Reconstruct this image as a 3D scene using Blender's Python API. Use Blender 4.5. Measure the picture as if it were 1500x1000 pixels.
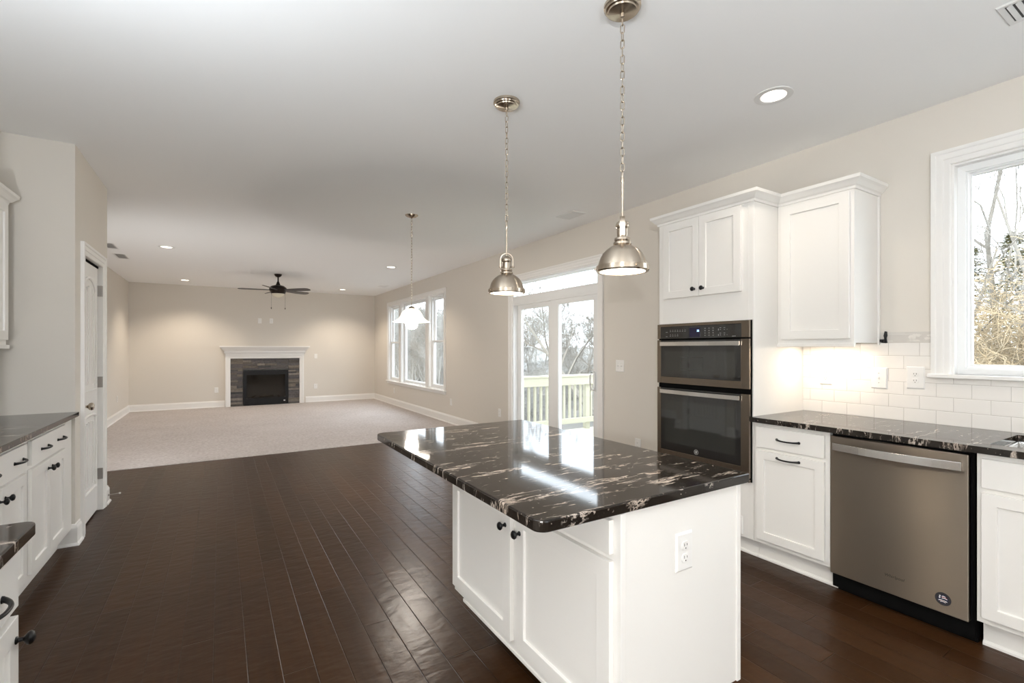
import bpy, bmesh, math, random
from math import sin, cos, pi, radians, sqrt
from mathutils import Vector, Matrix

for o in list(bpy.data.objects):
    bpy.data.objects.remove(o)
SC = bpy.context.scene
COL = SC.collection

# ------------------------------------------------------------------ camera, world, exposure
cam = bpy.data.cameras.new('camera')
cam.sensor_width = 36.0
cam.lens = 695.4 / 1500 * 36
cam.shift_x = -0.001
cam.shift_y = 10.1 / 1500
cam.clip_start = 0.02
cam.clip_end = 400
camo = bpy.data.objects.new('camera', cam)
camo.location = (0, 0, 1.3513)
camo.rotation_euler = (radians(90), 0, radians(-31.62))
COL.objects.link(camo)
SC.camera = camo

SC.view_settings.view_transform = 'Standard'
SC.view_settings.look = 'None'
SC.view_settings.gamma = 1
SC.view_settings.exposure = 0.22
SC.view_settings.use_curve_mapping = False
SC.cycles.max_bounces = 16
SC.cycles.diffuse_bounces = 8
SC.cycles.glossy_bounces = 6
SC.cycles.transparent_max_bounces = 24

W = bpy.data.worlds.new('overcast_sky')
SC.world = W
W.use_nodes = True
wn = W.node_tree.nodes; wl = W.node_tree.links
bg = wn['Background']
bg.inputs['Color'].default_value = (0.88, 0.94, 1.0, 1)
bg.inputs['Strength'].default_value = 5.2


def light(name, kind, loc, power, color=(1, 1, 1), size=0.1, rot=None, parent=None, spot=None, blend=0.5, shape=None, size_y=None):
    d = bpy.data.lights.new(name, kind)
    d.energy = power
    d.color = color
    if kind == 'AREA':
        d.shape = shape or 'DISK'
        d.size = size
        if size_y:
            d.size_y = size_y
    elif kind == 'SUN':
        d.angle = size
    else:
        d.shadow_soft_size = size
    if kind == 'SPOT':
        d.spot_size = radians(spot)
        d.spot_blend = blend
    o = bpy.data.objects.new(name, d)
    o.location = loc
    if rot:
        o.rotation_euler = rot
    COL.objects.link(o)
    if parent:
        o.parent = parent
        o.location = Vector(loc) - parent.location
    return o


# low winter sun on the trees behind the house (travels away from the windows)
light('winter_sun', 'SUN', (0, 0, 20), 2.6, (1.0, 0.86, 0.66), radians(1.5), rot=(radians(66), 0, radians(-68)))
# the photographer's flash on the camera and its bounce off the ceiling
light('camera_flash', 'POINT', (-0.90, -0.90, 1.48), 138, (0.97, 0.985, 1.0), 0.03)
light('flash_bounce', 'AREA', (-0.75, 1.25, 1.75), 36, (0.84, 0.92, 1.0), 0.5, rot=(radians(180), 0, 0))
light('rear_fill', 'AREA', (1.2, -0.9, 1.55), 30, (0.84, 0.92, 1.0), 0.5, rot=(radians(180), 0, 0))  # fill lamp added behind the camera for the ceiling and cabinets

# added fill spot behind the pantry corner, aimed at the living room ceiling
light('room_fill', 'SPOT', (-1.30, 6.3, 0.45), 75, (0.97, 0.985, 1.0), 0.15, rot=(radians(180 - 60), 0, radians(-35)), spot=150, blend=1.0)

H = 2.755          # ceiling
XW = 3.516         # window wall
YF = 12.778        # fireplace wall
XL = -1.657        # living room wall
XP = -0.853        # pantry wall
YP = 4.36          # pantry return
YP2 = 5.44
XK = -1.48         # kitchen side wall
YB = -2.6          # wall behind the camera
YC = 6.78          # carpet edge

# ------------------------------------------------------------------ materials
def nmat(name):
    m = bpy.data.materials.new(name)
    m.use_nodes = True
    return m, m.node_tree.nodes, m.node_tree.links, m.node_tree.nodes['Principled BSDF']


def setp(b, **k):
    for a, v in k.items():
        b.inputs[a.replace('_', ' ')].default_value = v


def M(name, col, rough=0.5, metal=0.0, bump=None, var=None, emit=None, estr=0, coat=0, spec=None, aniso=None):
    m, n, l, b = nmat(name)
    b.inputs['Base Color'].default_value = (*col, 1)
    b.inputs['Roughness'].default_value = rough
    b.inputs['Metallic'].default_value = metal
    if coat:
        b.inputs['Coat Weight'].default_value = coat
        b.inputs['Coat Roughness'].default_value = 0.08
    if spec is not None:
        b.inputs['Specular IOR Level'].default_value = spec
    if emit:
        b.inputs['Emission Color'].default_value = (*emit, 1)
        b.inputs['Emission Strength'].default_value = estr
    if bump or var:
        tc = n.new('ShaderNodeTexCoord')
        nz = n.new('ShaderNodeTexNoise')
        s = (bump or var)[0]
        nz.inputs['Scale'].default_value = s
        nz.inputs['Detail'].default_value = 4
        l.new(tc.outputs['Object'], nz.inputs['Vector'])
        if bump:
            bp = n.new('ShaderNodeBump')
            bp.inputs['Strength'].default_value = bump[1]
            bp.inputs['Distance'].default_value = bump[2] if len(bump) > 2 else 0.002
            l.new(nz.outputs['Fac'], bp.inputs['Height'])
            l.new(bp.outputs['Normal'], b.inputs['Normal'])
        if var:
            mx = n.new('ShaderNodeMix'); mx.data_type = 'RGBA'
            mx.inputs['A'].default_value = (*col, 1)
            mx.inputs['B'].default_value = (*var[1], 1)
            l.new(nz.outputs['Fac'], mx.inputs['Factor'])
            l.new(mx.outputs['Result'], b.inputs['Base Color'])
    return m


WALL = M('greige_wall_paint', (0.68, 0.642, 0.585), 0.7, bump=(140, 0.06, 0.001))
CEIL = M('white_ceiling_paint', (0.88, 0.885, 0.885), 0.85, bump=(90, 0.05, 0.001))
TRIM = M('white_trim_paint', (0.82, 0.81, 0.79), 0.38, bump=(60, 0.01))
CAB = M('white_cabinet_paint', (0.80, 0.785, 0.755), 0.35, bump=(50, 0.01))
VINYL = M('white_vinyl', (0.80, 0.81, 0.81), 0.3, bump=(60, 0.01))
BLACK = M('matte_black_metal', (0.012, 0.012, 0.013), 0.35, 0.6, bump=(200, 0.02))
DARK = M('black_void', (0.004, 0.004, 0.004), 0.9, bump=(80, 0.02), spec=0.05)
BRONZE = M('oil_rubbed_bronze', (0.022, 0.015, 0.012), 0.32, 0.7, bump=(200, 0.02))
FANBLADE = M('dark_fan_blade', (0.04, 0.036, 0.034), 0.4, var=(20, (0.07, 0.06, 0.055)))
GLASSBLACK = M('black_oven_glass', (0.012, 0.012, 0.012), 0.05, var=(5, (0.016, 0.016, 0.016)), spec=0.9)
WINDARK = M('dark_oven_window', (0.02, 0.021, 0.02), 0.04, var=(5, (0.03, 0.032, 0.028)), spec=1.0)
PLASTIC = M('white_plastic', (0.80, 0.79, 0.77), 0.3, bump=(60, 0.01))
SLOT = M('dark_slot', (0.06, 0.055, 0.05), 0.6, bump=(60, 0.02))
LAMPON = M('lit_lamp_lens', (1, 1, 1), 0.4, emit=(1.0, 0.88, 0.72), estr=26, var=(10, (0.95, 0.95, 0.95)))
PENDLENS = M('lit_pendant_diffuser', (1, 1, 1), 0.4, emit=(1.0, 0.88, 0.72), estr=7, var=(10, (0.95, 0.95, 0.95)))
SHADEGLASS = M('lit_alabaster_glass', (0.95, 0.93, 0.88), 0.25, emit=(1.0, 0.90, 0.76), estr=1.1, var=(14, (0.9, 0.88, 0.84)))
BULB = M('lit_bulb', (1, 1, 1), 0.3, emit=(1.0, 0.88, 0.72), estr=6, var=(14, (0.95, 0.95, 0.95)))
CREAMGLASS = M('cream_fan_glass', (0.72, 0.68, 0.55), 0.25, var=(14, (0.68, 0.63, 0.5)))
DISPLAY = M('blue_display', (0.01, 0.008, 0.03), 0.1, emit=(0.02, 0.01, 0.06), estr=0.15, var=(14, (0.01, 0.01, 0.02)))
DIGIT = M('lit_digit', (0.3, 0.5, 1), 0.3, emit=(0.4, 0.65, 1.0), estr=2.5, var=(14, (0.3, 0.5, 0.9)))
MARK = M('pale_print', (0.42, 0.42, 0.41), 0.5, var=(40, (0.4, 0.4, 0.4)))
RUBBER = M('white_rubber', (0.75, 0.75, 0.73), 0.5, bump=(60, 0.02))
PTWOOD = M('pressure_treated_pine', (0.38, 0.365, 0.28), 0.75, var=(3, (0.46, 0.44, 0.35)), bump=None)
BARK = M('pale_bark', (0.13, 0.12, 0.105), 0.9, var=(8, (0.20, 0.185, 0.16)))
BARK2 = M('hazy_grey_bark', (0.19, 0.19, 0.18), 0.9, var=(6, (0.30, 0.29, 0.265)))  # lightened so the woods look hazy
GOLD = M('sunlit_golden_twigs', (0.50, 0.39, 0.24), 0.9, var=(7, (0.12, 0.11, 0.09)))  # low sun on the shrubs is put into this bright colour
EVERG = M('evergreen_foliage', (0.13, 0.14, 0.06), 0.85, var=(9, (0.24, 0.21, 0.11)))
GROUND = M('leaf_litter_ground', (0.11, 0.105, 0.095), 0.95, var=(1.5, (0.18, 0.17, 0.15)))
HILL = M('hazy_grey_hillside', (0.16, 0.165, 0.165), 0.95, var=(0.9, (0.25, 0.25, 0.24)))  # lightened too, haze over the slope is in the colour
SIDING = M('pale_siding', (0.6, 0.6, 0.58), 0.8, bump=(20, 0.1))
LOG = M('ceramic_log', (0.16, 0.13, 0.09), 0.85, var=(12, (0.5, 0.40, 0.22)), bump=(40, 0.6, 0.01))
PATCH = M('thinset_smear', (0.74, 0.71, 0.67), 0.5, var=(30, (0.66, 0.63, 0.58)))
NAVY = M('navy_enamel', (0.02, 0.025, 0.06), 0.3, var=(30, (0.02, 0.02, 0.05)))
REDE = M('red_enamel', (0.25, 0.02, 0.02), 0.3, var=(30, (0.2, 0.02, 0.02)))
WHITEE = M('white_enamel', (0.85, 0.85, 0.85), 0.3, var=(30, (0.8, 0.8, 0.8)))
VENTM = M('white_vent_enamel', (0.74, 0.74, 0.73), 0.5, bump=(60, 0.01))


def brushed(name, col, rough=0.28, axis=2, amt=0.35, scale=220, var2=None):
    """metal with fine brushing lines running along one object axis' normal plane"""
    m, n, l, b = nmat(name)
    setp(b, Metallic=1.0, Roughness=rough)
    b.inputs['Base Color'].default_value = (*col, 1)
    tc = n.new('ShaderNodeTexCoord'); mp = n.new('ShaderNodeMapping')
    s = [3, 3, 3]; s[axis] = scale
    mp.inputs['Scale'].default_value = s
    nz = n.new('ShaderNodeTexNoise'); nz.inputs['Scale'].default_value = 3; nz.inputs['Detail'].default_value = 3
    l.new(tc.outputs['Object'], mp.inputs['Vector']); l.new(mp.outputs['Vector'], nz.inputs['Vector'])
    rm = n.new('ShaderNodeMapRange')
    rm.inputs['To Min'].default_value = rough - 0.03; rm.inputs['To Max'].default_value = rough + 0.04
    l.new(nz.outputs['Fac'], rm.inputs['Value']); l.new(rm.outputs['Result'], b.inputs['Roughness'])
    if var2:
        tg = n.new('ShaderNodeTangent'); tg.direction_type = 'RADIAL'; tg.axis = 'Z'
        l.new(tg.outputs[0], b.inputs['Tangent'])
        b.inputs['Anisotropic'].default_value = var2
        b.inputs['Anisotropic Rotation'].default_value = 0.25
    bp = n.new('ShaderNodeBump'); bp.inputs['Strength'].default_value = amt; bp.inputs['Distance'].default_value = 0.0004
    l.new(nz.outputs['Fac'], bp.inputs['Height']); l.new(bp.outputs['Normal'], b.inputs['Normal'])
    return m


STEEL = brushed('brushed_stainless', (0.35, 0.30, 0.25), 0.38, 2, 0.0, var2=1.0)
STEELD = brushed('dark_stainless', (0.25, 0.21, 0.17), 0.25, 2, 0.2, var2=0.6)
STEELH = brushed('polished_handle_steel', (0.72, 0.70, 0.68), 0.2, 2, 0.1, var2=0.6)
SINKM = brushed('sink_steel', (0.75, 0.75, 0.74), 0.18, 0, 0.15)
NICKEL = brushed('brushed_nickel', (0.50, 0.43, 0.35), 0.25, 2, 0.0, var2=0.85)
HINGE = brushed('satin_hinge', (0.36, 0.34, 0.32), 0.35, 2, 0.1)


def granite():
    m, n, l, b = nmat('black_granite')
    setp(b, Roughness=0.06)
    b.inputs['Specular IOR Level'].default_value = 0.34
    tc = n.new('ShaderNodeTexCoord')
    mp = n.new('ShaderNodeMapping')
    mp.inputs['Rotation'].default_value = (0, 0, radians(14))
    mp.inputs['Scale'].default_value = (1.1, 6.0, 1.6)
    l.new(tc.outputs['Object'], mp.inputs['Vector'])
    # warp
    w = n.new('ShaderNodeTexNoise'); w.inputs['Scale'].default_value = 2.2; w.inputs['Detail'].default_value = 5
    l.new(mp.outputs['Vector'], w.inputs['Vector'])
    mxv = n.new('ShaderNodeMix'); mxv.data_type = 'VECTOR'; mxv.inputs['Factor'].default_value = 0.22
    l.new(mp.outputs['Vector'], mxv.inputs['A']); l.new(w.outputs['Color'], mxv.inputs['B'])
    # main veins : thin band of a noise iso-line
    def band(scale, c, width, detail=9, rough=0.68, src=mxv.outputs['Result']):
        z = n.new('ShaderNodeTexNoise'); z.inputs['Scale'].default_value = scale; z.inputs['Detail'].default_value = detail
        z.inputs['Roughness'].default_value = rough
        l.new(src, z.inputs['Vector'])
        s = n.new('ShaderNodeMath'); s.operation = 'SUBTRACT'; s.inputs[1].default_value = c
        a = n.new('ShaderNodeMath'); a.operation = 'ABSOLUTE'
        r = n.new('ShaderNodeMapRange'); r.inputs['From Min'].default_value = 0; r.inputs['From Max'].default_value = width
        r.inputs['To Min'].default_value = 1; r.inputs['To Max'].default_value = 0
        l.new(z.outputs['Fac'], s.inputs[0]); l.new(s.outputs[0], a.inputs[0]); l.new(a.outputs[0], r.inputs['Value'])
        return r.outputs['Result']
    def mul(a, bb):
        x = n.new('ShaderNodeMath'); x.operation = 'MULTIPLY'; l.new(a, x.inputs[0]); l.new(bb, x.inputs[1]); return x.outputs[0]
    def mask(scale, lo, hi, src=mp.outputs['Vector'], detail=3):
        z = n.new('ShaderNodeTexNoise'); z.inputs['Scale'].default_value = scale; z.inputs['Detail'].default_value = detail
        l.new(src, z.inputs['Vector'])
        r = n.new('ShaderNodeMapRange'); r.inputs['From Min'].default_value = lo; r.inputs['From Max'].default_value = hi
        l.new(z.outputs['Fac'], r.inputs['Value']); return r.outputs['Result']
    v1 = mul(band(2.3, 0.5, 0.022), mask(1.7, 0.55, 0.62))
    v2 = mul(band(6.5, 0.5, 0.022), mask(4.1, 0.57, 0.63))
    fl = mask(9, 0.71, 0.74, mxv.outputs['Result'], 6)
    v3 = mul(mask(15, 0.64, 0.69, mxv.outputs['Result'], 8), mask(3, 0.5, 0.58))
    ad = n.new('ShaderNodeMath'); ad.operation = 'ADD'; ad.use_clamp = True
    l.new(v1, ad.inputs[0]); l.new(v2, ad.inputs[1])
    ad2 = n.new('ShaderNodeMath'); ad2.operation = 'ADD'; ad2.use_clamp = True
    l.new(ad.outputs[0], ad2.inputs[0]); l.new(fl, ad2.inputs[1])
    ad3 = n.new('ShaderNodeMath'); ad3.operation = 'ADD'; ad3.use_clamp = True
    l.new(ad2.outputs[0], ad3.inputs[0]); l.new(v3, ad3.inputs[1])
    sk_ = mul(mask(75, 0.70, 0.73, tc.outputs['Object'], 2), mask(2.5, 0.42, 0.6))
    ad4 = n.new('ShaderNodeMath'); ad4.operation = 'MAXIMUM'; ad4.use_clamp = True
    l.new(ad3.outputs[0], ad4.inputs[0]); l.new(sk_, ad4.inputs[1]); ad3 = ad4
    # vein colour tan <-> grey white
    cz = n.new('ShaderNodeTexNoise'); cz.inputs['Scale'].default_value = 5
    l.new(tc.outputs['Object'], cz.inputs['Vector'])
    vc = n.new('ShaderNodeMix'); vc.data_type = 'RGBA'
    vc.inputs['A'].default_value = (0.46, 0.33, 0.24, 1); vc.inputs['B'].default_value = (0.60, 0.57, 0.53, 1)
    l.new(cz.outputs['Fac'], vc.inputs['Factor'])
    bz = n.new('ShaderNodeTexNoise'); bz.inputs['Scale'].default_value = 3.5; bz.inputs['Detail'].default_value = 6
    l.new(mxv.outputs['Result'], bz.inputs['Vector'])
    bc = n.new('ShaderNodeMix'); bc.data_type = 'RGBA'
    bc.inputs['A'].default_value = (0.006, 0.005, 0.0042, 1); bc.inputs['B'].default_value = (0.024, 0.018, 0.014, 1)
    l.new(bz.outputs['Fac'], bc.inputs['Factor'])
    fin = n.new('ShaderNodeMix'); fin.data_type = 'RGBA'
    l.new(ad3.outputs[0], fin.inputs['Factor']); l.new(bc.outputs['Result'], fin.inputs['A']); l.new(vc.outputs['Result'], fin.inputs['B'])
    l.new(fin.outputs['Result'], b.inputs['Base Color'])
    return m


GRANITE = granite()


def mathn(n, l, op, a, b_=None, c=None):
    x = n.new('ShaderNodeMath'); x.operation = op
    for i, v in enumerate((a, b_, c)):
        if v is None:
            continue
        if isinstance(v, (int, float)):
            x.inputs[i].default_value = v
        else:
            l.new(v, x.inputs[i])
    return x.outputs[0]


def planks():
    m, n, l, b = nmat('dark_scraped_hardwood')
    b.inputs['Specular IOR Level'].default_value = 0.15
    tc = n.new('ShaderNodeTexCoord'); sp = n.new('ShaderNodeSeparateXYZ')
    l.new(tc.outputs['Object'], sp.inputs[0])
    x, y = sp.outputs['X'], sp.outputs['Y']
    u = mathn(n, l, 'DIVIDE', mathn(n, l, 'ADD', x, 10.03), 0.1235)
    iu = mathn(n, l, 'FLOOR', u); fu = mathn(n, l, 'FRACT', u)
    wn_ = n.new('ShaderNodeTexWhiteNoise'); wn_.noise_dimensions = '1D'
    l.new(iu, wn_.inputs['W'])
    v = mathn(n, l, 'ADD', mathn(n, l, 'DIVIDE', y, 1.22), mathn(n, l, 'MULTIPLY', wn_.outputs['Value'], 13.7))
    iv = mathn(n, l, 'FLOOR', v); fv = mathn(n, l, 'FRACT', v)
    cmb = n.new('ShaderNodeCombineXYZ'); l.new(iu, cmb.inputs[0]); l.new(iv, cmb.inputs[1])
    w2 = n.new('ShaderNodeTexWhiteNoise'); w2.noise_dimensions = '3D'; l.new(cmb.outputs[0], w2.inputs['Vector'])
    # groove distances
    du = mathn(n, l, 'MULTIPLY', mathn(n, l, 'MINIMUM', fu, mathn(n, l, 'SUBTRACT', 1.0, fu)), 0.1235)
    dv = mathn(n, l, 'MULTIPLY', mathn(n, l, 'MINIMUM', fv, mathn(n, l, 'SUBTRACT', 1.0, fv)), 1.22)
    d = mathn(n, l, 'MINIMUM', du, dv)
    g = n.new('ShaderNodeMapRange'); g.inputs['From Max'].default_value = 0.0028
    l.new(d, g.inputs['Value'])
    g2 = n.new('ShaderNodeMapRange'); g2.inputs['From Max'].default_value = 0.0016
    l.new(d, g2.inputs['Value'])
    # grain
    mp = n.new('ShaderNodeMapping'); mp.inputs['Scale'].default_value = (26, 1.6, 1)
    l.new(tc.outputs['Object'], mp.inputs['Vector'])
    off = n.new('ShaderNodeVectorMath'); off.operation = 'ADD'
    l.new(mp.outputs['Vector'], off.inputs[0]); l.new(w2.outputs['Color'], off.inputs[1])
    gz = n.new('ShaderNodeTexNoise'); gz.inputs['Scale'].default_value = 1.6; gz.inputs['Detail'].default_value = 7
    l.new(off.outputs[0], gz.inputs['Vector'])
    cr = n.new('ShaderNodeMix'); cr.data_type = 'RGBA'
    cr.inputs['A'].default_value = (0.017, 0.0072, 0.0026, 1); cr.inputs['B'].default_value = (0.060, 0.026, 0.0095, 1)
    tone = mathn(n, l, 'ADD', mathn(n, l, 'MULTIPLY', gz.outputs['Fac'], 0.65), mathn(n, l, 'MULTIPLY', w2.outputs['Value'], 0.35))
    l.new(tone, cr.inputs['Factor'])
    fin = n.new('ShaderNodeMix'); fin.data_type = 'RGBA'
    fin.inputs['A'].default_value = (0.010, 0.006, 0.004, 1)
    l.new(g2.outputs['Result'], fin.inputs['Factor']); l.new(cr.outputs['Result'], fin.inputs['B'])
    l.new(fin.outputs['Result'], b.inputs['Base Color'])
    # scraped waves, across the board, vary per board
    mp2 = n.new('ShaderNodeMapping'); mp2.inputs['Scale'].default_value = (7, 13, 1)
    l.new(tc.outputs['Object'], mp2.inputs['Vector'])
    o2 = n.new('ShaderNodeVectorMath'); o2.operation = 'MULTIPLY_ADD'
    o2.inputs[1].default_value = (9, 9, 9)
    l.new(w2.outputs['Color'], o2.inputs[0]); l.new(mp2.outputs['Vector'], o2.inputs[2])
    sz = n.new('ShaderNodeTexNoise'); sz.inputs['Scale'].default_value = 1.4; sz.inputs['Detail'].default_value = 2
    l.new(o2.outputs[0], sz.inputs['Vector'])
    bp1 = n.new('ShaderNodeBump'); bp1.inputs['Strength'].default_value = 0.6; bp1.inputs['Distance'].default_value = 0.0045
    l.new(sz.outputs['Fac'], bp1.inputs['Height'])
    bp0 = n.new('ShaderNodeBump'); bp0.inputs['Strength'].default_value = 0.12; bp0.inputs['Distance'].default_value = 0.001
    l.new(gz.outputs['Fac'], bp0.inputs['Height']); l.new(bp1.outputs['Normal'], bp0.inputs['Normal'])
    bp2 = n.new('ShaderNodeBump'); bp2.inputs['Strength'].default_value = 0.8; bp2.inputs['Distance'].default_value = 0.0015
    l.new(g.outputs['Result'], bp2.inputs['Height']); l.new(bp0.outputs['Normal'], bp2.inputs['Normal'])
    l.new(bp2.outputs['Normal'], b.inputs['Normal'])
    rr = n.new('ShaderNodeMapRange'); rr.inputs['To Min'].default_value = 0.26; rr.inputs['To Max'].default_value = 0.34
    l.new(gz.outputs['Fac'], rr.inputs['Value']); l.new(rr.outputs['Result'], b.inputs['Roughness'])
    return m


FLOORM = planks()


def carpetmat():
    m, n, l, b = nmat('beige_cut_pile_carpet')
    setp(b, Roughness=1.0)
    b.inputs['Specular IOR Level'].default_value = 0.05
    tc = n.new('ShaderNodeTexCoord')
    a = n.new('ShaderNodeTexNoise'); a.inputs['Scale'].default_value = 30; a.inputs['Detail'].default_value = 5; a.inputs['Roughness'].default_value = 0.7
    c = n.new('ShaderNodeTexNoise'); c.inputs['Scale'].default_value = 1.3; c.inputs['Detail'].default_value = 4
    l.new(tc.outputs['Object'], a.inputs['Vector']); l.new(tc.outputs['Object'], c.inputs['Vector'])
    mx = n.new('ShaderNodeMix'); mx.data_type = 'RGBA'
    mx.inputs['A'].default_value = (0.36, 0.32, 0.305, 1); mx.inputs['B'].default_value = (0.60, 0.565, 0.555, 1)
    l.new(mathn(n, l, 'ADD', mathn(n, l, 'MULTIPLY_ADD', a.outputs['Fac'], 2.0, -0.7), mathn(n, l, 'MULTIPLY', c.outputs['Fac'], 0.45)), mx.inputs['Factor'])
    l.new(mx.outputs['Result'], b.inputs['Base Color'])
    bp = n.new('ShaderNodeBump'); bp.inputs['Strength'].default_value = 0.8; bp.inputs['Distance'].default_value = 0.006
    l.new(a.outputs['Fac'], bp.inputs['Height']); l.new(bp.outputs['Normal'], b.inputs['Normal'])
    return m


CARPET = carpetmat()


def tilemat():
    """glossy white 3x6 running bond; object coords: Y along the wall, Z up"""
    m, n, l, b = nmat('white_subway_tile')
    setp(b, Roughness=0.12)
    tc = n.new('ShaderNodeTexCoord'); sp = n.new('ShaderNodeSeparateXYZ')
    l.new(tc.outputs['Object'], sp.inputs[0])
    v = mathn(n, l, 'DIVIDE', mathn(n, l, 'SUBTRACT', sp.outputs['Z'], 0.915), 0.0783)
    iv = mathn(n, l, 'FLOOR', v); fv = mathn(n, l, 'FRACT', v)
    odd = mathn(n, l, 'MODULO', mathn(n, l, 'ADD', iv, 20), 2.0)
    # joints: row 0 at 1.355, row 1 at 1.430
    u = mathn(n, l, 'ADD', mathn(n, l, 'DIVIDE', mathn(n, l, 'SUBTRACT', mathn(n, l, 'ADD', sp.outputs['Y'], 15.24), 1.355), 0.1524), mathn(n, l, 'MULTIPLY', odd, 0.5))
    fu = mathn(n, l, 'FRACT', u); iu = mathn(n, l, 'FLOOR', u)
    du = mathn(n, l, 'MULTIPLY', mathn(n, l, 'MINIMUM', fu, mathn(n, l, 'SUBTRACT', 1.0, fu)), 0.1524)
    dv = mathn(n, l, 'MULTIPLY', mathn(n, l, 'MINIMUM', fv, mathn(n, l, 'SUBTRACT', 1.0, fv)), 0.0783)
    d = mathn(n, l, 'MINIMUM', du, dv)
    g = n.new('ShaderNodeMapRange'); g.inputs['From Min'].default_value = 0.0004; g.inputs['From Max'].default_value = 0.0016
    l.new(d, g.inputs['Value'])
    mx = n.new('ShaderNodeMix'); mx.data_type = 'RGBA'
    mx.inputs['A'].default_value = (0.50, 0.47, 0.43, 1); mx.inputs['B'].default_value = (0.80, 0.775, 0.74, 1)
    l.new(g.outputs['Result'], mx.inputs['Factor']); l.new(mx.outputs['Result'], b.inputs['Base Color'])
    g2 = n.new('ShaderNodeMapRange'); g2.inputs['From Max'].default_value = 0.004
    l.new(d, g2.inputs['Value'])
    bp = n.new('ShaderNodeBump'); bp.inputs['Strength'].default_value = 0.6; bp.inputs['Distance'].default_value = 0.0012
    l.new(g2.outputs['Result'], bp.inputs['Height']); l.new(bp.outputs['Normal'], b.inputs['Normal'])
    return m


TILE = tilemat()


def stonemat():
    m, n, l, b = nmat('grey_ledger_stone')
    setp(b, Roughness=0.75)
    ge = n.new('ShaderNodeNewGeometry')
    tc = n.new('ShaderNodeTexCoord')
    nz = n.new('ShaderNodeTexNoise'); nz.inputs['Scale'].default_value = 22; nz.inputs['Detail'].default_value = 7
    l.new(tc.outputs['Object'], nz.inputs['Vector'])
    cr = n.new('ShaderNodeValToRGB')
    e = cr.color_ramp.elements
    e[0].position = 0; e[0].color = (0.055, 0.056, 0.058, 1)
    e[1].position = 1; e[1].color = (0.20, 0.175, 0.155, 1)
    for p_, c_ in ((0.35, (0.11, 0.10, 0.10, 1)), (0.6, (0.085, 0.078, 0.07, 1)), (0.8, (0.16, 0.135, 0.11, 1))):
        k = e.new(p_); k.color = c_
    l.new(ge.outputs['Random Per Island'], cr.inputs['Fac'])
    mx = n.new('ShaderNodeMix'); mx.data_type = 'RGBA'; mx.blend_type = 'MULTIPLY'; mx.inputs['Factor'].default_value = 0.8
    rmp = n.new('ShaderNodeMapRange'); rmp.inputs['To Min'].default_value = 0.45; rmp.inputs['To Max'].default_value = 1.6
    l.new(nz.outputs['Fac'], rmp.inputs['Value'])
    l.new(cr.outputs['Color'], mx.inputs['A']); l.new(rmp.outputs['Result'], mx.inputs['B'])
    l.new(mx.outputs['Result'], b.inputs['Base Color'])
    bp = n.new('ShaderNodeBump'); bp.inputs['Strength'].default_value = 1; bp.inputs['Distance'].default_value = 0.01
    l.new(nz.outputs['Fac'], bp.inputs['Height']); l.new(bp.outputs['Normal'], b.inputs['Normal'])
    return m


STONE = stonemat()


def glassmat(name, tint=(0.97, 0.99, 1.0), refl=0.06):
    m = bpy.data.materials.new(name); m.use_nodes = True
    n, l = m.node_tree.nodes, m.node_tree.links
    n.remove(n['Principled BSDF'])
    t = n.new('ShaderNodeBsdfTransparent'); t.inputs['Color'].default_value = (*tint, 1)
    g = n.new('ShaderNodeBsdfGlossy'); g.inputs['Roughness'].default_value = 0.02
    lw = n.new('ShaderNodeLayerWeight'); lw.inputs['Blend'].default_value = 0.5
    pw = n.new('ShaderNodeMath'); pw.operation = 'POWER'; pw.inputs[1].default_value = 4.0
    fr = n.new('ShaderNodeMath'); fr.operation = 'MULTIPLY_ADD'; fr.inputs[1].default_value = 0.5; fr.inputs[2].default_value = 0.035
    l.new(lw.outputs['Facing'], pw.inputs[0]); l.new(pw.outputs[0], fr.inputs[0])
    mx = n.new('ShaderNodeMixShader')
    l.new(fr.outputs[0], mx.inputs[0]); l.new(t.outputs[0], mx.inputs[1]); l.new(g.outputs[0], mx.inputs[2])
    l.new(mx.outputs[0], n['Material Output'].inputs['Surface'])
    return m


GLASS = glassmat('window_glass')
SMOKED = glassmat('smoked_fireplace_glass', (0.42, 0.41, 0.4))

# ------------------------------------------------------------------ mesh building
ROOT = {}


def face(kind, p):
    """(u, v, w) -> world; u along the wall (world X or Y), v = world Z, w = out of the face"""
    if kind == 'x-':
        return lambda u, v, w: (p - w, u, v)
    if kind == 'x+':
        return lambda u, v, w: (p + w, u, v)
    if kind == 'y-':
        return lambda u, v, w: (u, p - w, v)
    if kind == 'y+':
        return lambda u, v, w: (u, p + w, v)
    if kind == 'z-':
        return lambda u, v, w: (u, v, p - w)
    if kind == 'z+':
        return lambda u, v, w: (u, v, p + w)


ID = lambda x, y, z: (x, y, z)


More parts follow.
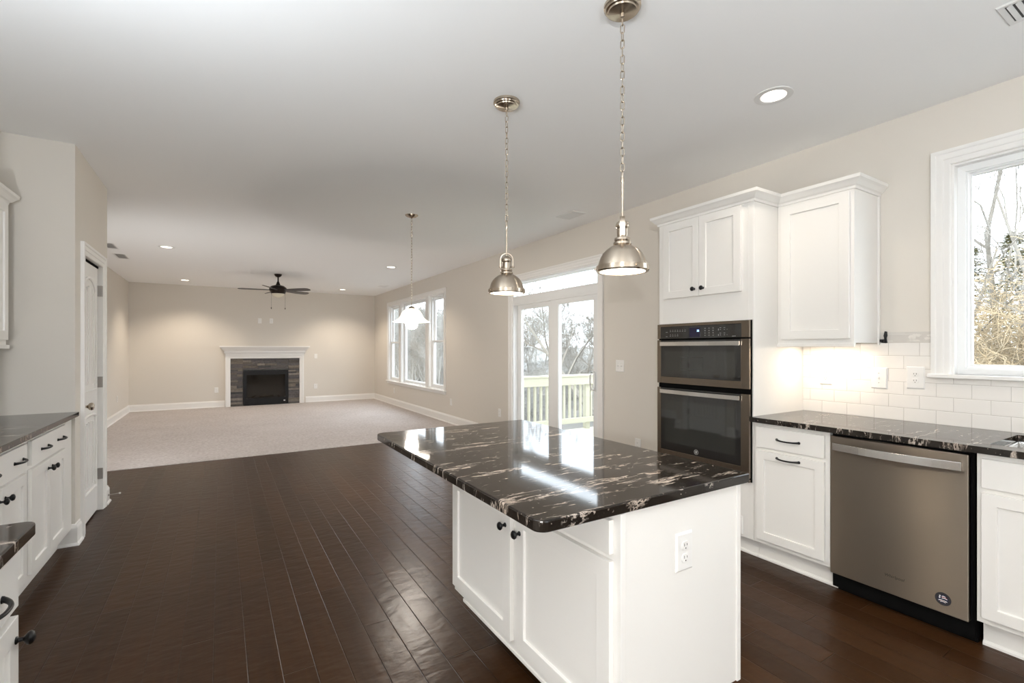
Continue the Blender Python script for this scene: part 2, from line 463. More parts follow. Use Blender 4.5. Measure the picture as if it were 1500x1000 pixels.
class MB:
    def __init__(s):
        s.v = []; s.f = []

    def add(s, vs, fs, m=None):
        k = len(s.v)
        s.v += [m(*q) if m else tuple(q) for q in vs]
        s.f += [tuple(k + i for i in f) for f in fs]
        return s

    def box(s, a0, a1, b0, b1, c0, c1, m=None):
        vs = [(x, y, z) for z in (c0, c1) for y in (b0, b1) for x in (a0, a1)]
        return s.add(vs, [(0, 2, 3, 1), (4, 5, 7, 6), (0, 1, 5, 4), (2, 6, 7, 3), (0, 4, 6, 2), (1, 3, 7, 5)], m)

    def prism(s, poly, w0, w1, m=None):
        """poly in (u, v), extruded along w"""
        n = len(poly)
        vs = [(u, v, w0) for u, v in poly] + [(u, v, w1) for u, v in poly]
        fs = [tuple(range(n))[::-1], tuple(range(n, 2 * n))]
        fs += [(i, (i + 1) % n, n + (i + 1) % n, n + i) for i in range(n)]
        return s.add(vs, fs, m)

    def lathe(s, prof, c=(0, 0, 0), n=32, m=None, cap=True):
        """prof: (r, h) about the axis through c; local (x, y, h)"""
        vs = []; fs = []
        for r, h in prof:
            for i in range(n):
                a = 2 * pi * i / n
                vs.append((c[0] + r * cos(a), c[1] + r * sin(a), c[2] + h))
        for j in range(len(prof) - 1):
            for i in range(n):
                k = (i + 1) % n
                fs.append((j * n + i, j * n + k, (j + 1) * n + k, (j + 1) * n + i))
        if cap:
            if prof[0][0] > 1e-6:
                fs.append(tuple(range(n))[::-1])
            if prof[-1][0] > 1e-6:
                q = (len(prof) - 1) * n
                fs.append(tuple(range(q, q + n)))
        return s.add(vs, fs, m)

    def tube(s, pts, r, n=8, m=None, closed=False, flat=None):
        """pts: 3D path; r: radius or list; flat=(a, b): elliptical half axes scale"""
        P = [Vector(m(*p) if m else p) for p in pts]
        k = len(s.v); N = len(P)
        up = Vector((0, 0, 1))
        for i, p in enumerate(P):
            a = P[(i - 1) % N] if (closed or i > 0) else p
            b = P[(i + 1) % N] if (closed or i < N - 1) else p
            t = (b - a).normalized()
            ref = up if abs(t.z) < 0.9 else Vector((1, 0, 0))
            e1 = t.cross(ref).normalized(); e2 = e1.cross(t).normalized()
            rr = r[i] if isinstance(r, (list, tuple)) else r
            f1, f2 = flat if flat else (1, 1)
            for j in range(n):
                an = 2 * pi * j / n
                s.v.append(tuple(p + e1 * rr * f1 * cos(an) + e2 * rr * f2 * sin(an)))
        for i in range(N if closed else N - 1):
            i2 = (i + 1) % N
            for j in range(n):
                j2 = (j + 1) % n
                s.f.append((k + i * n + j, k + i * n + j2, k + i2 * n + j2, k + i2 * n + j))
        if not closed:
            s.f.append(tuple(k + j for j in range(n))[::-1])
            s.f.append(tuple(k + (N - 1) * n + j for j in range(n)))
        return s

    def ring(s, u0, u1, v0, v1, prof, m=None, bottom=True):
        """mitred frame around an opening. prof: (d outward from the opening, w) closed polygon"""
        vs = []; fs = []
        c = len(prof)
        def corners(d):
            vb = v0 - d if bottom else v0
            return [(u0 - d, vb), (u0 - d, v1 + d), (u1 + d, v1 + d), (u1 + d, vb)]
        for q in range(4):
            for d, w in prof:
                a, b = corners(d)[q]
                vs.append((a, b, w))
        segs = [(0, 1), (1, 2), (2, 3)] + ([(3, 0)] if bottom else [])
        for a, b in segs:
            for i in range(c):
                j = (i + 1) % c
                fs.append((a * c + i, a * c + j, b * c + j, b * c + i))
        if not bottom:
            fs.append(tuple(range(c))); fs.append(tuple(range(3 * c, 4 * c))[::-1])
        return s.add(vs, fs, m)

    def sweep(s, path, prof, side=1):
        """plan path [(x, y)..]; prof (out, z) closed; out = to the side of travel (left if side=1)"""
        n = len(path); c = len(prof); vs = []; fs = []
        P = [Vector(p) for p in path]
        for i in range(n):
            d1 = (P[i] - P[i - 1]).normalized() if i > 0 else None
            d2 = (P[i + 1] - P[i]).normalized() if i < n - 1 else None
            if d1 is None: d1 = d2
            if d2 is None: d2 = d1
            n1 = Vector((-d1.y, d1.x)) * side; n2 = Vector((-d2.y, d2.x)) * side
            mt = (n1 + n2).normalized(); k = 1 / max(0.2, mt.dot(n1))
            for o_, z in prof:
                q = P[i] + mt * k * o_
                vs.append((q.x, q.y, z))
        for i in range(n - 1):
            for j in range(c):
                j2 = (j + 1) % c
                fs.append((i * c + j, i * c + j2, (i + 1) * c + j2, (i + 1) * c + j))
        fs.append(tuple(range(c))[::-1]); fs.append(tuple(range((n - 1) * c, n * c)))
        return s.add(vs, fs)

    def build(s, name, mat, parent=None, bevel=0, smooth=False, seg=2, recalc=True):
        me = bpy.data.meshes.new(name)
        root = parent
        while root is not None and root.parent is not None:
            root = root.parent
        if root is not None:
            off = Vector(root.location)
        else:
            xs, ys, zs = zip(*s.v)
            off = Vector(((min(xs) + max(xs)) / 2, (min(ys) + max(ys)) / 2, min(zs)))
        me.from_pydata([tuple(Vector(v) - off) for v in s.v], [], s.f)
        if recalc:
            bm = bmesh.new(); bm.from_mesh(me)
            bmesh.ops.recalc_face_normals(bm, faces=bm.faces)
            bm.to_mesh(me); bm.free()
        me.materials.append(mat)
        o = bpy.data.objects.new(name, me)
        COL.objects.link(o)
        if parent is not None:
            o.parent = parent
        else:
            o.location = off
        if smooth:
            for p in me.polygons:
                p.use_smooth = True
            md = o.modifiers.new('edge', 'EDGE_SPLIT'); md.split_angle = radians(38)
        if bevel:
            b = o.modifiers.new('bevel', 'BEVEL'); b.width = bevel; b.segments = seg; b.limit_method = 'ANGLE'; b.angle_limit = radians(40)
            b.harden_normals = False
        return o


def worldmat(obj_origin):  # object textures that need world coordinates use zero-origin objects
    pass


def at_zero(o):
    """shift a top-level mesh so that its object origin is the world origin (keeps patterns in world metres)"""
    off = Vector(o.location)
    for v in o.data.vertices:
        v.co += off
    o.location = (0, 0, 0)
    return o


def thing(name, label, cat, loc=(0, 0, 0), group=None):
    o = bpy.data.objects.new(name, None)
    o.empty_display_size = 0.05
    o.location = loc
    COL.objects.link(o)
    o['label'] = label; o['category'] = cat
    if group: o['group'] = group
    return o


def tag(o, label, cat, group=None, kind=None):
    o['label'] = label; o['category'] = cat
    if group: o['group'] = group
    if kind: o['kind'] = kind
    return o


def struct(o, label=None, cat=None):
    o['kind'] = 'structure'
    if label: o['label'] = label
    if cat: o['category'] = cat
    return o


def sroot(name, loc, label, cat):
    o = thing(name, label, cat, loc)
    o['kind'] = 'structure'
    return o


def holed(mb, u0, u1, v0, v1, w0, w1, holes, m):
    """slab u0..u1 x v0..v1 x w0..w1 with rectangular holes, made of boxes"""
    us = sorted({u0, u1, *[h[0] for h in holes], *[h[1] for h in holes]})
    us = [u for u in us if u0 <= u <= u1]
    for a, b in zip(us, us[1:]):
        mid = (a + b) / 2
        hs = sorted([(h[2], h[3]) for h in holes if h[0] < mid < h[1]])
        v = v0
        for c, d in hs:
            if c > v:
                mb.box(a, b, v, c, w0, w1, m)
            v = max(v, d)
        if v < v1:
            mb.box(a, b, v, v1, w0, w1, m)
    return mb


# ------------------------------------------------------------------ the setting
FL = MB().box(-3.0, XW + 0.12, YB - 0.1, YC, -0.12, 0.0)
struct(at_zero(FL.build('floor', FLOORM)), 'dark brown scraped hardwood plank floor of the kitchen', 'floor')
CP = MB().box(-3.0, XW + 0.12, YC, YF + 0.1, -0.12, 0.008)
struct(at_zero(CP.build('floor_carpet', CARPET, bevel=0.006)), 'pale beige cut pile carpet of the living room', 'carpet')

CANS = [(2.615, 1.487), (-0.638, 8.108), (-0.625, 11.838), (2.506, 8.083), (2.48, 11.788),
        (2.615, -0.6), (0.4, -1.3), (-0.40, 1.93)]  # last three are unseen cans added to light the kitchen
hs = 0.0645
mb = MB()
holed(mb, -3.0, XW + 0.15, YB - 0.15, YF + 0.15, -0.15, 0, [(x - hs, x + hs, y - hs, y + hs) for x, y in CANS], face('z-', H))
struct(at_zero(mb.build('ceiling', CEIL)), 'smooth white painted ceiling', 'ceiling')

# openings in the window wall
K0, K1, KZ0, KZ1 = -0.25, 0.985, 1.205, 2.39       # kitchen window
D0, D1, DZ1 = 3.935, 5.725, 2.285                  # sliding door
LWS = [(8.145, 8.875), (9.05, 10.575), (10.71, 11.53)]
LZ0, LZ1 = 0.575, 2.385
mb = MB()
holed(mb, YB, YF, 0, H, -0.14, 0, [(K0, K1, KZ0, KZ1), (D0, D1, 0, DZ1)] + [(a, b, LZ0, LZ1) for a, b in LWS], face('x-', XW))
struct(mb.build('wall_right', WALL), 'greige wall with the kitchen window, sliding door and living room windows', 'wall')
mb = MB().box(XL - 0.12, XW + 0.14, YF, YF + 0.12, 0, H)
struct(mb.build('wall_far', WALL), 'greige fireplace wall of the living room', 'wall')
mb = MB().box(XL - 0.12, XL, YP2 - 0.1, YF, 0, H)
struct(mb.build('wall_left_living', WALL), 'greige side wall of the living room', 'wall')
mb = MB().box(XK - 0.12, XK, YB, YP, 0, H).box(XK, -1.05, YB, 1.75, 0, H)
struct(mb.build('wall_left_kitchen', WALL), 'greige side wall behind the kitchen cabinets', 'wall')
mb = MB()
holed(mb, -1.4, XW, 0, H, -0.14, 0, [(0.5, 1.5, 1.2, 2.0)], face('y+', YB))
struct(mb.build('wall_back', WALL), 'greige wall behind the kitchen', 'wall')
# pantry block
PD0, PD1, PDZ = 4.575, 5.215, 2.045
mb = MB().box(XK, XP, YP, YP + 0.1, 0, H)
mb.box(XL - 0.1, XP, YP2 - 0.1, YP2, 0, H)
holed(mb, YP + 0.1, YP2 - 0.1, 0, H, -0.1, 0, [(PD0, PD1, 0, PDZ)], face('x+', XP))
struct(mb.build('wall_pantry', WALL), 'greige pantry wall with the panelled door', 'wall')
mb = MB().box(XP - 0.2, XP - 0.105, PD0 - 0.05, PD1 + 0.05, 0, PDZ + 0.05)
struct(mb.build('wall_pantry_inside', WALL))

BBP = [(0, 0), (0.026, 0), (0.026, 0.006), (0.022, 0.014), (0.015, 0.02), (0.015, 0.118), (0.012, 0.126), (0.007, 0.134), (0.007, 0.142), (0, 0.146)]
BBC = [(a, b + 0.008) for a, b in BBP]
def bb(name, path, side, prof, label):
    o = MB().sweep(path, prof, side).build(name, TRIM)
    struct(o, label, 'baseboard')
bb('baseboard_right', [(XW, 5.82), (XW, YC)], 1, BBP, 'white baseboard under the wall between door and carpet')
bb('baseboard_right_living', [(XW, YC), (XW, YF)], 1, BBC, 'white baseboard below the living room windows')
bb('baseboard_oven_side', [(XW, 2.575), (XW, 3.845)], 1, BBP, 'white baseboard between oven cabinet and sliding door')
bb('baseboard_far', [(XW, YF), (1.80, YF)], 1, BBC, 'white baseboard beside the fireplace toward the windows')
bb('baseboard_far_left', [(0.08, YF), (XL, YF)], 1, BBC, 'white baseboard between fireplace and corner')
bb('baseboard_left_living', [(XL, YF), (XL, YP2)], 1, BBC, 'white baseboard on the living room side wall')
bb('baseboard_pantry', [(-0.94, YP), (XP, YP), (XP, 4.475)], -1, BBP, 'white baseboard turning the pantry corner beside the cabinets')
bb('baseboard_pantry_end', [(XP, 5.315), (XP, YP2), (XL, YP2)], -1, BBP, 'white baseboard wrapping the far pantry corner')

CASP = [(0, 0), (0, 0.010), (0.006, 0.014), (0.03, 0.014), (0.034, 0.018), (0.062, 0.018), (0.068, 0.023), (0.086, 0.023), (0.086, 0)]


def pane(parent, m, u0, u1, v0, v1, w, name='pane'):
    return MB().box(u0, u1, v0, v1, w - 0.003, w + 0.003, m).build(name, GLASS, parent)


def sash(parent, m, u0, u1, v0, v1, w0, w1, b=0.045, name='sash'):
    """frame filling u0..u1 x v0..v1, border b, with a stepped inner bead"""
    pr = [(0, w0), (0, w1 - 0.012), (0.008, w1 - 0.012), (0.014, w1), (b, w1), (b, w0)]
    o = MB().ring(u0 + b, u1 - b, v0 + b, v1 - b, pr, m).build(name, VINYL, parent)
    pane(o, m, u0 + b - 0.004, u1 - b + 0.004, v0 + b - 0.004, v1 - b + 0.004, (w0 + w1) / 2 - 0.008)
    return o


fr = face('x-', XW)
# kitchen window
w1 = sroot('window_1', (XW, 0.37, 1.2), 'white framed kitchen window above the sink', 'window')
MB().ring(K0, K1, KZ0, KZ1, CASP, fr, bottom=False).build('casing', TRIM, w1)
MB().box(K0 - 0.1, K1 + 0.1, KZ0 - 0.022, KZ0, -0.12, 0.038, fr).build('sill', TRIM, w1, bevel=0.004)
MB().ring(K0 + 0.012, K1 - 0.012, KZ0, KZ1 - 0.012, [(0, -0.14), (0, -0.002), (0.012, -0.002), (0.012, -0.14)], fr, bottom=False).build('jamb', TRIM, w1)
MB().ring(K0 + 0.045, K1 - 0.045, KZ0 + 0.03, KZ1 - 0.045, [(0, -0.12), (0, -0.055), (0.033, -0.048), (0.033, -0.12)], fr).build('frame', VINYL, w1)
sash(w1, fr, K0 + 0.03, K1 - 0.03, KZ0 + 0.02, KZ1 - 0.03, -0.11, -0.068, 0.036)

# living room triple window
w2 = sroot('window_2', (XW, 9.84, 0.5), 'white triple window of the living room', 'window')
MB().ring(8.145, 11.53, LZ0, LZ1, CASP, fr, bottom=False).build('casing', TRIM, w2)
MB().box(8.03, 11.645, LZ0 - 0.024, LZ0, 0.0, 0.045, fr).box(8.06, 11.615, LZ0 - 0.075, LZ0 - 0.024, 0, 0.016, fr).build('sill', TRIM, w2, bevel=0.003)
for a, b in ((8.875, 9.05), (10.575, 10.71)):
    MB().box(a, b, LZ0, LZ1, 0.0, 0.014, fr).box(a + 0.02, b - 0.02, LZ0, LZ1, 0.014, 0.02, fr).build('mullion', TRIM, w2, bevel=0.002)
for i, (a, b) in enumerate(LWS):
    MB().ring(a + 0.012, b - 0.012, LZ0 + 0.012, LZ1 - 0.012, [(0, -0.14), (0, 0), (0.012, 0), (0.012, -0.14)], fr).build('jamb', TRIM, w2)
    a += 0.012; b -= 0.012
    z0, z1 = LZ0 + 0.012, LZ1 - 0.012
    if i == 1:
        sash(w2, fr, a, b, z0, z1, -0.12, -0.06, 0.055)
    else:
        MB().ring(a + 0.03, b - 0.03, z0 + 0.03, z1 - 0.03, [(0, -0.13), (0, -0.045), (0.03, -0.045), (0.03, -0.13)], fr).build('frame', VINYL, w2)
        sash(w2, fr, a + 0.03, b - 0.03, z0 + 0.03, 1.51, -0.085, -0.05, 0.042)
        sash(w2, fr, a + 0.03, b - 0.03, 1.47, z1 - 0.03, -0.12, -0.087, 0.042)

# sliding door with transom
d1 = sroot('door_1', (XW, 4.83, 0), 'white sliding glass door with transom onto the deck', 'door')
MB().ring(D0, D1, 0, DZ1, [(a, b) for a, b in CASP], fr, bottom=False).build('casing', TRIM, d1)
MB().ring(D0 + 0.02, D1 - 0.02, 0, DZ1 - 0.02, [(0, -0.14), (0, -0.004), (0.02, -0.004), (0.02, -0.14)], fr, bottom=False).build('frame', VINYL, d1)
MB().box(D0 + 0.02, D1 - 0.02, 1.955, 2.075, -0.13, -0.006, fr).box(D0 + 0.02, D1 - 0.02, 1.985, 1.993, -0.006, -0.002, fr).build('transom_bar', VINYL, d1, bevel=0.002)
pr = [(0, -0.12), (0, -0.075), (0.008, -0.07), (0.012, -0.07), (0.012, -0.12)]
o = MB().ring(D0 + 0.034, D1 - 0.034, 2.088, DZ1 - 0.033, pr, fr).build('transom_sash', VINYL, d1)
pane(o, fr, D0 + 0.03, D1 - 0.03, 2.084, DZ1 - 0.03, -0.1)
MB().box(D0 + 0.02, D1 - 0.02, -0.01, 0.035, -0.13, -0.006, fr).build('threshold', VINYL, d1, bevel=0.003)


def slab(w0, w1, u0, u1, sl, sr, name):
    v0, v1 = 0.036, 1.955
    zb, zt = 0.12, 0.055
    prs = []
    mb = MB()
    mb.box(u0, u0 + sl, v0, v1, w0, w1, fr).box(u1 - sr, u1, v0, v1, w0, w1, fr)
    mb.box(u0 + sl, u1 - sr, v0, v0 + zb, w0, w1, fr).box(u0 + sl, u1 - sr, v1 - zt, v1, w0, w1, fr)
    mb.ring(u0 + sl + 0.006, u1 - sr - 0.006, v0 + zb + 0.006, v1 - zt - 0.006, [(0, w0 + 0.01), (0, w1 - 0.012), (0.006, w1 - 0.004), (0.006, w0 + 0.01)], fr)
    o = mb.build(name, VINYL, d1)
    pane(o, fr, u0 + sl, u1 - sr, v0 + zb, v1 - zt, (w0 + w1) / 2)
    return o


s_in = slab(-0.066, -0.03, D0 + 0.022, 4.842, 0.088, 0.145, 'sliding_panel')
s_out = slab(-0.118, -0.075, 4.74, D1 - 0.022, 0.22, 0.085, 'fixed_panel')
MB().tube([(4.03, 0.89, -0.03), (4.03, 0.89, 0.012), (4.03, 0.93, 0.03), (4.03, 1.0, 0.033), (4.03, 1.05, 0.03), (4.03, 1.09, 0.012), (4.03, 1.09, -0.03)], 0.009, 8, fr).box(4.005, 4.05, 0.87, 0.915, -0.03, -0.024, fr).box(4.015, 4.045, 0.885, 1.095, -0.03, -0.022, fr).build('handle', VINYL, s_in, smooth=True)

# unseen window added behind the camera to bring in daylight
w3 = sroot('added_window_3', (1.3, YB, 1.0), 'added window in the unseen wall behind the kitchen, lets in daylight', 'window')
fb = face('y+', YB)
MB().ring(0.5, 1.5, 1.2, 2.0, CASP, fb).build('casing', TRIM, w3)
sash(w3, fb, 0.5, 1.0, 1.2, 2.0, -0.11, -0.06, 0.05)
sash(w3, fb, 1.0, 1.5, 1.2, 2.0, -0.11, -0.06, 0.05)

# pantry door
fp = face('x+', XP)
d2 = sroot('door_2', (XP, 4.9, 0), 'white arched two panel pantry door with beaded panels', 'door')
MB().ring(PD0 + 0.012, PD1 - 0.012, 0, PDZ - 0.012, CASP, fp, bottom=False).build('casing', TRIM, d2)
MB().ring(PD0 + 0.012, PD1 - 0.012, 0, PDZ - 0.012, [(0, -0.1), (0, 0.0), (0.012, 0.0), (0.012, -0.1)], fp, bottom=False).build('jamb', TRIM, d2)
MB().box(PD0 + 0.013, PD1 - 0.013, PDZ - 0.030, PDZ - 0.012, -0.025, -0.019, fp).build('head_gap_shade', DARK, d2)  # black strip stands for the shade in the gap above the leaf
ds = MB().box(PD0 + 0.016, PD1 - 0.016, 0.012, PDZ - 0.016, -0.06, -0.024, fp).build('door_leaf', TRIM, d2, bevel=0.002)


def arch(u0, u1, v0, v1, rise, n=14):
    pts = [(u0, v0), (u1, v0), (u1, v1 - rise)]
    c = (u0 + u1) / 2; hw = (u1 - u0) / 2
    for i in range(1, n):
        a = pi * i / n
        pts.append((c + hw * cos(a), v1 - rise + rise * sin(a)))
    pts.append((u0, v1 - rise))
    return pts


for v0, v1, rise in ((1.02, 1.90, 0.12), (0.235, 0.83, 0.035)):
    u0, u1 = PD0 + 0.115, PD1 - 0.115
    pl = MB()
    pl.tube([(u, v, -0.022) for u, v in arch(u0, u1, v0, v1, rise)], 0.012, 6, fp, closed=True)
    iu0, iu1 = u0 + 0.05, u1 - 0.05
    k = 6
    for i in range(k):
        a = iu0 + (iu1 - iu0) * i / k; b = iu0 + (iu1 - iu0) * (i + 1) / k
        mid = ((a + b) / 2 - (iu0 + iu1) / 2) / ((iu1 - iu0) / 2)
        top = v1 - rise - 0.045 + rise * sqrt(max(0, 1 - mid * mid)) * 0.85
        pl.box(a + 0.007, b - 0.007, v0 + 0.05, top, -0.024, -0.012, fp)
    pl.build('door_panel', TRIM, ds, bevel=0.002)
MB().lathe([(0.030, 0), (0.030, 0.004), (0.022, 0.008), (0.010, 0.012), (0.009, 0.03), (0.014, 0.036), (0.026, 0.045), (0.029, 0.056), (0.024, 0.067), (0.010, 0.072), (0, 0.073)], (0, 0, 0), 24, lambda x, y, h: fp(4.665 + x, 0.918 + y, -0.024 + h)).build('door_knob', NICKEL, ds, smooth=True)
for z in (1.83, 1.07, 0.305):
    MB().box(PD1 - 0.02, PD1 - 0.012, z - 0.045, z + 0.045, -0.024, 0.004, fp).tube([(PD1 - 0.012, z - 0.045, 0.004), (PD1 - 0.012, z + 0.045, 0.004)], 0.006, 8, fp).build('hinge', HINGE, d2)

# door stop on the pantry corner baseboard
t = thing('door_stop', 'small white tipped door stop on the pantry corner baseboard', 'door stop', (XP + 0.016, 5.39, 0.09))
MB().tube([(XP + 0.014, 5.385, 0.072), (XP + 0.09, 5.385, 0.076)], 0.004, 8).lathe([(0.010, 0), (0.006, 0.008)], (0, 0, 0), 12, lambda x, y, h: (XP + 0.015 + h, 5.385 + x, 0.072 + y)).build('rod', HINGE, t, smooth=True)
MB().lathe([(0.004, 0), (0.008, 0.002), (0.008, 0.012), (0.004, 0.015), (0, 0.015)], (0, 0, 0), 12, lambda x, y, h: (XP + 0.088 + h, 5.385 + x, 0.076 + y)).build('tip', RUBBER, t, smooth=True)

# backsplash
MT = face('x-', XW)
mb = MB()
for a, b, c, d in ((-1.6, K0 - 0.10, 0.915, 1.385), (K0 - 0.10, K1 + 0.088, 0.915, KZ0 - 0.023), (K1 + 0.088, 1.785, 0.915, 1.385)):
    mb.box(a, b, c, d, 0.0, 0.008, MT)
struct(at_zero(mb.build('wall_tile', TILE)), 'glossy white subway tile backsplash above the counter', 'backsplash')
mb = MB().box(1.075, 1.325, 1.3855, 1.45, 0.0, 0.0012, MT)
random.seed(5)
def blob(mb, cu, cv, ru, rv, w):
    pts = []
    for i in range(18):
        a = 2 * pi * i / 18
        k = 0.65 + 0.5 * random.random()
        pts.append((cu + ru * k * cos(a), min(1.449, max(1.387, cv + rv * k * sin(a)))))
    mb.prism(pts, 0.0012, w, MT)
sm = tag(mb.build('bare_wall_strip', M('unpainted_strip', (0.55, 0.52, 0.48), 0.45, var=(25, (0.62, 0.59, 0.55)))), 'unpainted greyish strip of wall above the tiles beside the window', 'wall patch')
ms = MB()
blob(ms, 1.165, 1.415, 0.018, 0.016, 0.0022); blob(ms, 1.14, 1.43, 0.022, 0.009, 0.0022); blob(ms, 1.15, 1.398, 0.03, 0.007, 0.0022)
blob(ms, 1.092, 1.41, 0.016, 0.009, 0.0022); blob(ms, 1.082, 1.428, 0.012, 0.006, 0.0022)
ms.box(1.15, 1.31, 1.436, 1.4385, 0.0012, 0.0018, MT).box(1.26, 1.315, 1.395, 1.3985, 0.0012, 0.0018, MT).box(1.2, 1.3, 1.443, 1.445, 0.0012, 0.0018, MT)
ms.build('plaster_smear', PATCH, sm)


# ------------------------------------------------------------------ small builders
def knob(parent, m, u, v, w0, s=1.0, mat=None):
    prof = [(0.009, 0), (0.009, 0.002), (0.0055, 0.005), (0.005, 0.013), (0.009, 0.017), (0.0145, 0.021), (0.016, 0.026), (0.013, 0.031), (0.006, 0.034), (0, 0.0345)]
    return MB().lathe([(r * s, h * s) for r, h in prof], (0, 0, 0), 20, lambda x, y, h: m(u + x, v + y, w0 + h)).build('knob', mat or BLACK, parent, smooth=True)


def pull(parent, m, uc, v, w0, half=0.065):
    pts = []; rs = []
    n = 16
    for i in range(n + 1):
        t = -1 + 2 * i / n
        pts.append((uc + half * t, v - 0.002 * (1 - t * t), w0 + 0.003 + 0.024 * (1 - abs(t) ** 2.6)))
        rs.append(0.0046 + 0.0022 * abs(t) ** 3)
    mb = MB().tube(pts, rs, 10, m)
    for s in (-1, 1):
        mb.lathe([(0.0085, 0), (0.0075, 0.004), (0.005, 0.006)], (0, 0, 0), 14, lambda x, y, h, s=s: m(uc + s * half + x, v + y, w0 + h))
    return mb.build('pull', BLACK, parent, smooth=True)


def shaker(parent, m, u0, u1, v0, v1, w0, rail=0.056, th=0.019, name='door', flat=False):
    """overlay shaker door; w0 = carcass face, slab front at w0+th"""
    w1 = w0 + th
    if flat:
        mb = MB().box(u0, u1, v0, v1, w0 + 0.0008, w1, m)
        return mb.build(name, CAB, parent, bevel=0.0016)
    mb = MB()
    a = rail
    def rect(d, w):
        return [(u0 + d, v0 + d, w), (u1 - d, v0 + d, w), (u1 - d, v1 - d, w), (u0 + d, v1 - d, w)]
    vs = rect(0, w0 + 0.0008) + rect(0, w1) + rect(a, w1) + rect(a + 0.001, w1 - 0.0095)
    fs = [(0, 3, 2, 1), (12, 13, 14, 15)]
    for k in (0, 4, 8):
        fs += [(k + i, k + (i + 1) % 4, k + 4 + (i + 1) % 4, k + 4 + i) for i in range(4)]
    mb.add(vs, fs, m)
    return mb.build(name, CAB, parent, bevel=0.0014)


def plate(name, label, cat, m, u, v, w, h, kind='duplex', group=None, w0=0.0):
    loc = m(u, v, w0)
    t = thing(name, label, cat, loc, group)
    hw, hh = w / 2, h / 2
    vs = []
    b = 0.006
    for d, ww in ((0, 0.0003), (0, 0.002), (b, 0.0065)):
        vs += [(u - hw + d, v - hh + d, w0 + ww), (u + hw - d, v - hh + d, w0 + ww), (u + hw - d, v + hh - d, w0 + ww), (u - hw + d, v + hh - d, w0 + ww)]
    fs = [(3, 2, 1, 0), (8, 9, 10, 11)]
    for k in (0, 4):
        fs += [(k + i, k + (i + 1) % 4, k + 4 + (i + 1) % 4, k + 4 + i) for i in range(4)]
    MB().add(vs, fs, m).build('cover_plate', PLASTIC, t, bevel=0.0008)
    if kind == 'duplex':
        for s in (-1, 1):
            cv = v + s * 0.0195
            pts = []
            for i in range(24):
                a = 2 * pi * i / 24
                pts.append((u + 0.0172 * cos(a), cv + max(-0.0138, min(0.0138, 0.0172 * sin(a)))))
            rc = MB().prism(pts, w0 + 0.0066, w0 + 0.0092, m).build('receptacle', PLASTIC, t, bevel=0.0006)
            MB().box(u - 0.0072, u - 0.0050, cv - 0.001, cv + 0.008, w0 + 0.0092, w0 + 0.0096, m).box(u + 0.0050, u + 0.0072, cv + 0.0003, cv + 0.0072, w0 + 0.0092, w0 + 0.0096, m).lathe([(0.0024, 0), (0.0024, 0.0004)], (0, 0, 0), 10, lambda x, y, h, cv=cv: m(u + x, cv - 0.0075 + y, w0 + 0.0092 + h)).build('slot', SLOT, rc)
    elif kind == 'toggle':
        for du in ((0,) if w < 0.1 else (-0.023, 0.023)):
            MB().box(u + du - 0.005, u + du + 0.005, v - 0.012, v + 0.012, w0 + 0.0066, w0 + 0.0076, m).prism([(u + du - 0.0035, v - 0.006), (u + du + 0.0035, v - 0.006), (u + du + 0.0035, v + 0.004), (u + du - 0.0035, v + 0.004)], w0 + 0.007, w0 + 0.018, m).build('toggle', PLASTIC, t, bevel=0.0006)
            MB().lathe([(0.0022, 0), (0.0022, 0.0006)], (0, 0, 0), 10, lambda x, y, h, du=du: m(u + du + x, v + 0.030 + y, w0 + 0.0066 + h)).build('screw', SLOT, t)
            MB().lathe([(0.0022, 0), (0.0022, 0.0006)], (0, 0, 0), 10, lambda x, y, h, du=du: m(u + du + x, v - 0.030 + y, w0 + 0.0066 + h)).build('screw', SLOT, t)
    elif kind == 'blank':
        MB().box(u - hw * 0.55, u + hw * 0.55, v - hh * 0.72, v + hh * 0.72, w0 + 0.0066, w0 + 0.0095, m).build('blank_insert', PLASTIC, t, bevel=0.0006)
    return t


G1 = 'wall outlets'
plate('wall_outlet', 'duplex outlet under the wall cabinet, lit by the cabinet light', 'outlet', fr, 1.634, 1.167, 0.078, 0.122, w0=0.008)
plate('light_switch', 'single toggle switch plate on the tile between two outlets', 'switch', fr, 1.328, 1.167, 0.088, 0.132, 'toggle', w0=0.008)
plate('wall_outlet', 'duplex outlet on the tile beside the kitchen window', 'outlet', fr, 1.145, 1.178, 0.088, 0.132, w0=0.008)
plate('light_switch', 'two toggle switch plate between sliding door and oven cabinet', 'switch', fr, 3.60, 1.17, 0.118, 0.124, 'toggle')
plate('wall_outlet', 'low outlet on the wall between oven cabinet and sliding door', 'outlet', fr, 3.352, 0.40, 0.078, 0.122)
plate('wall_outlet', 'low outlet on the window wall just beyond the sliding door', 'outlet', fr, 6.087, 0.398, 0.078, 0.122)
plate('wall_outlet', 'low outlet below the near end of the triple window', 'outlet', fr, 7.83, 0.39, 0.078, 0.122)
plate('wall_outlet', 'low outlet below the far end of the triple window', 'outlet', fr, 11.10, 0.35, 0.078, 0.122)
ff = face('y-', YF)
plate('wall_outlet', 'cable plate high above the mantel, the one further from the windows', 'outlet', ff, 0.79, 2.005, 0.075, 0.122, 'blank')
plate('wall_outlet', 'duplex outlet high above the mantel, nearer the windows', 'outlet', ff, 1.035, 2.01, 0.075, 0.122)
plate('light_switch', 'single switch on the far wall beside the mantel shelf', 'switch', ff, 2.036, 1.155, 0.072, 0.116, 'toggle')
plate('wall_outlet', 'low outlet on the far wall between fireplace and windows', 'outlet', ff, 2.032, 0.40, 0.078, 0.122)
plate('wall_outlet', 'low outlet on the far wall on the blank side of the fireplace', 'outlet', ff, -0.085, 0.40, 0.078, 0.122)
plate('wall_outlet', 'low outlet on the living room side wall near the corner', 'outlet', face('x+', XL), 11.48, 0.40, 0.078, 0.122)

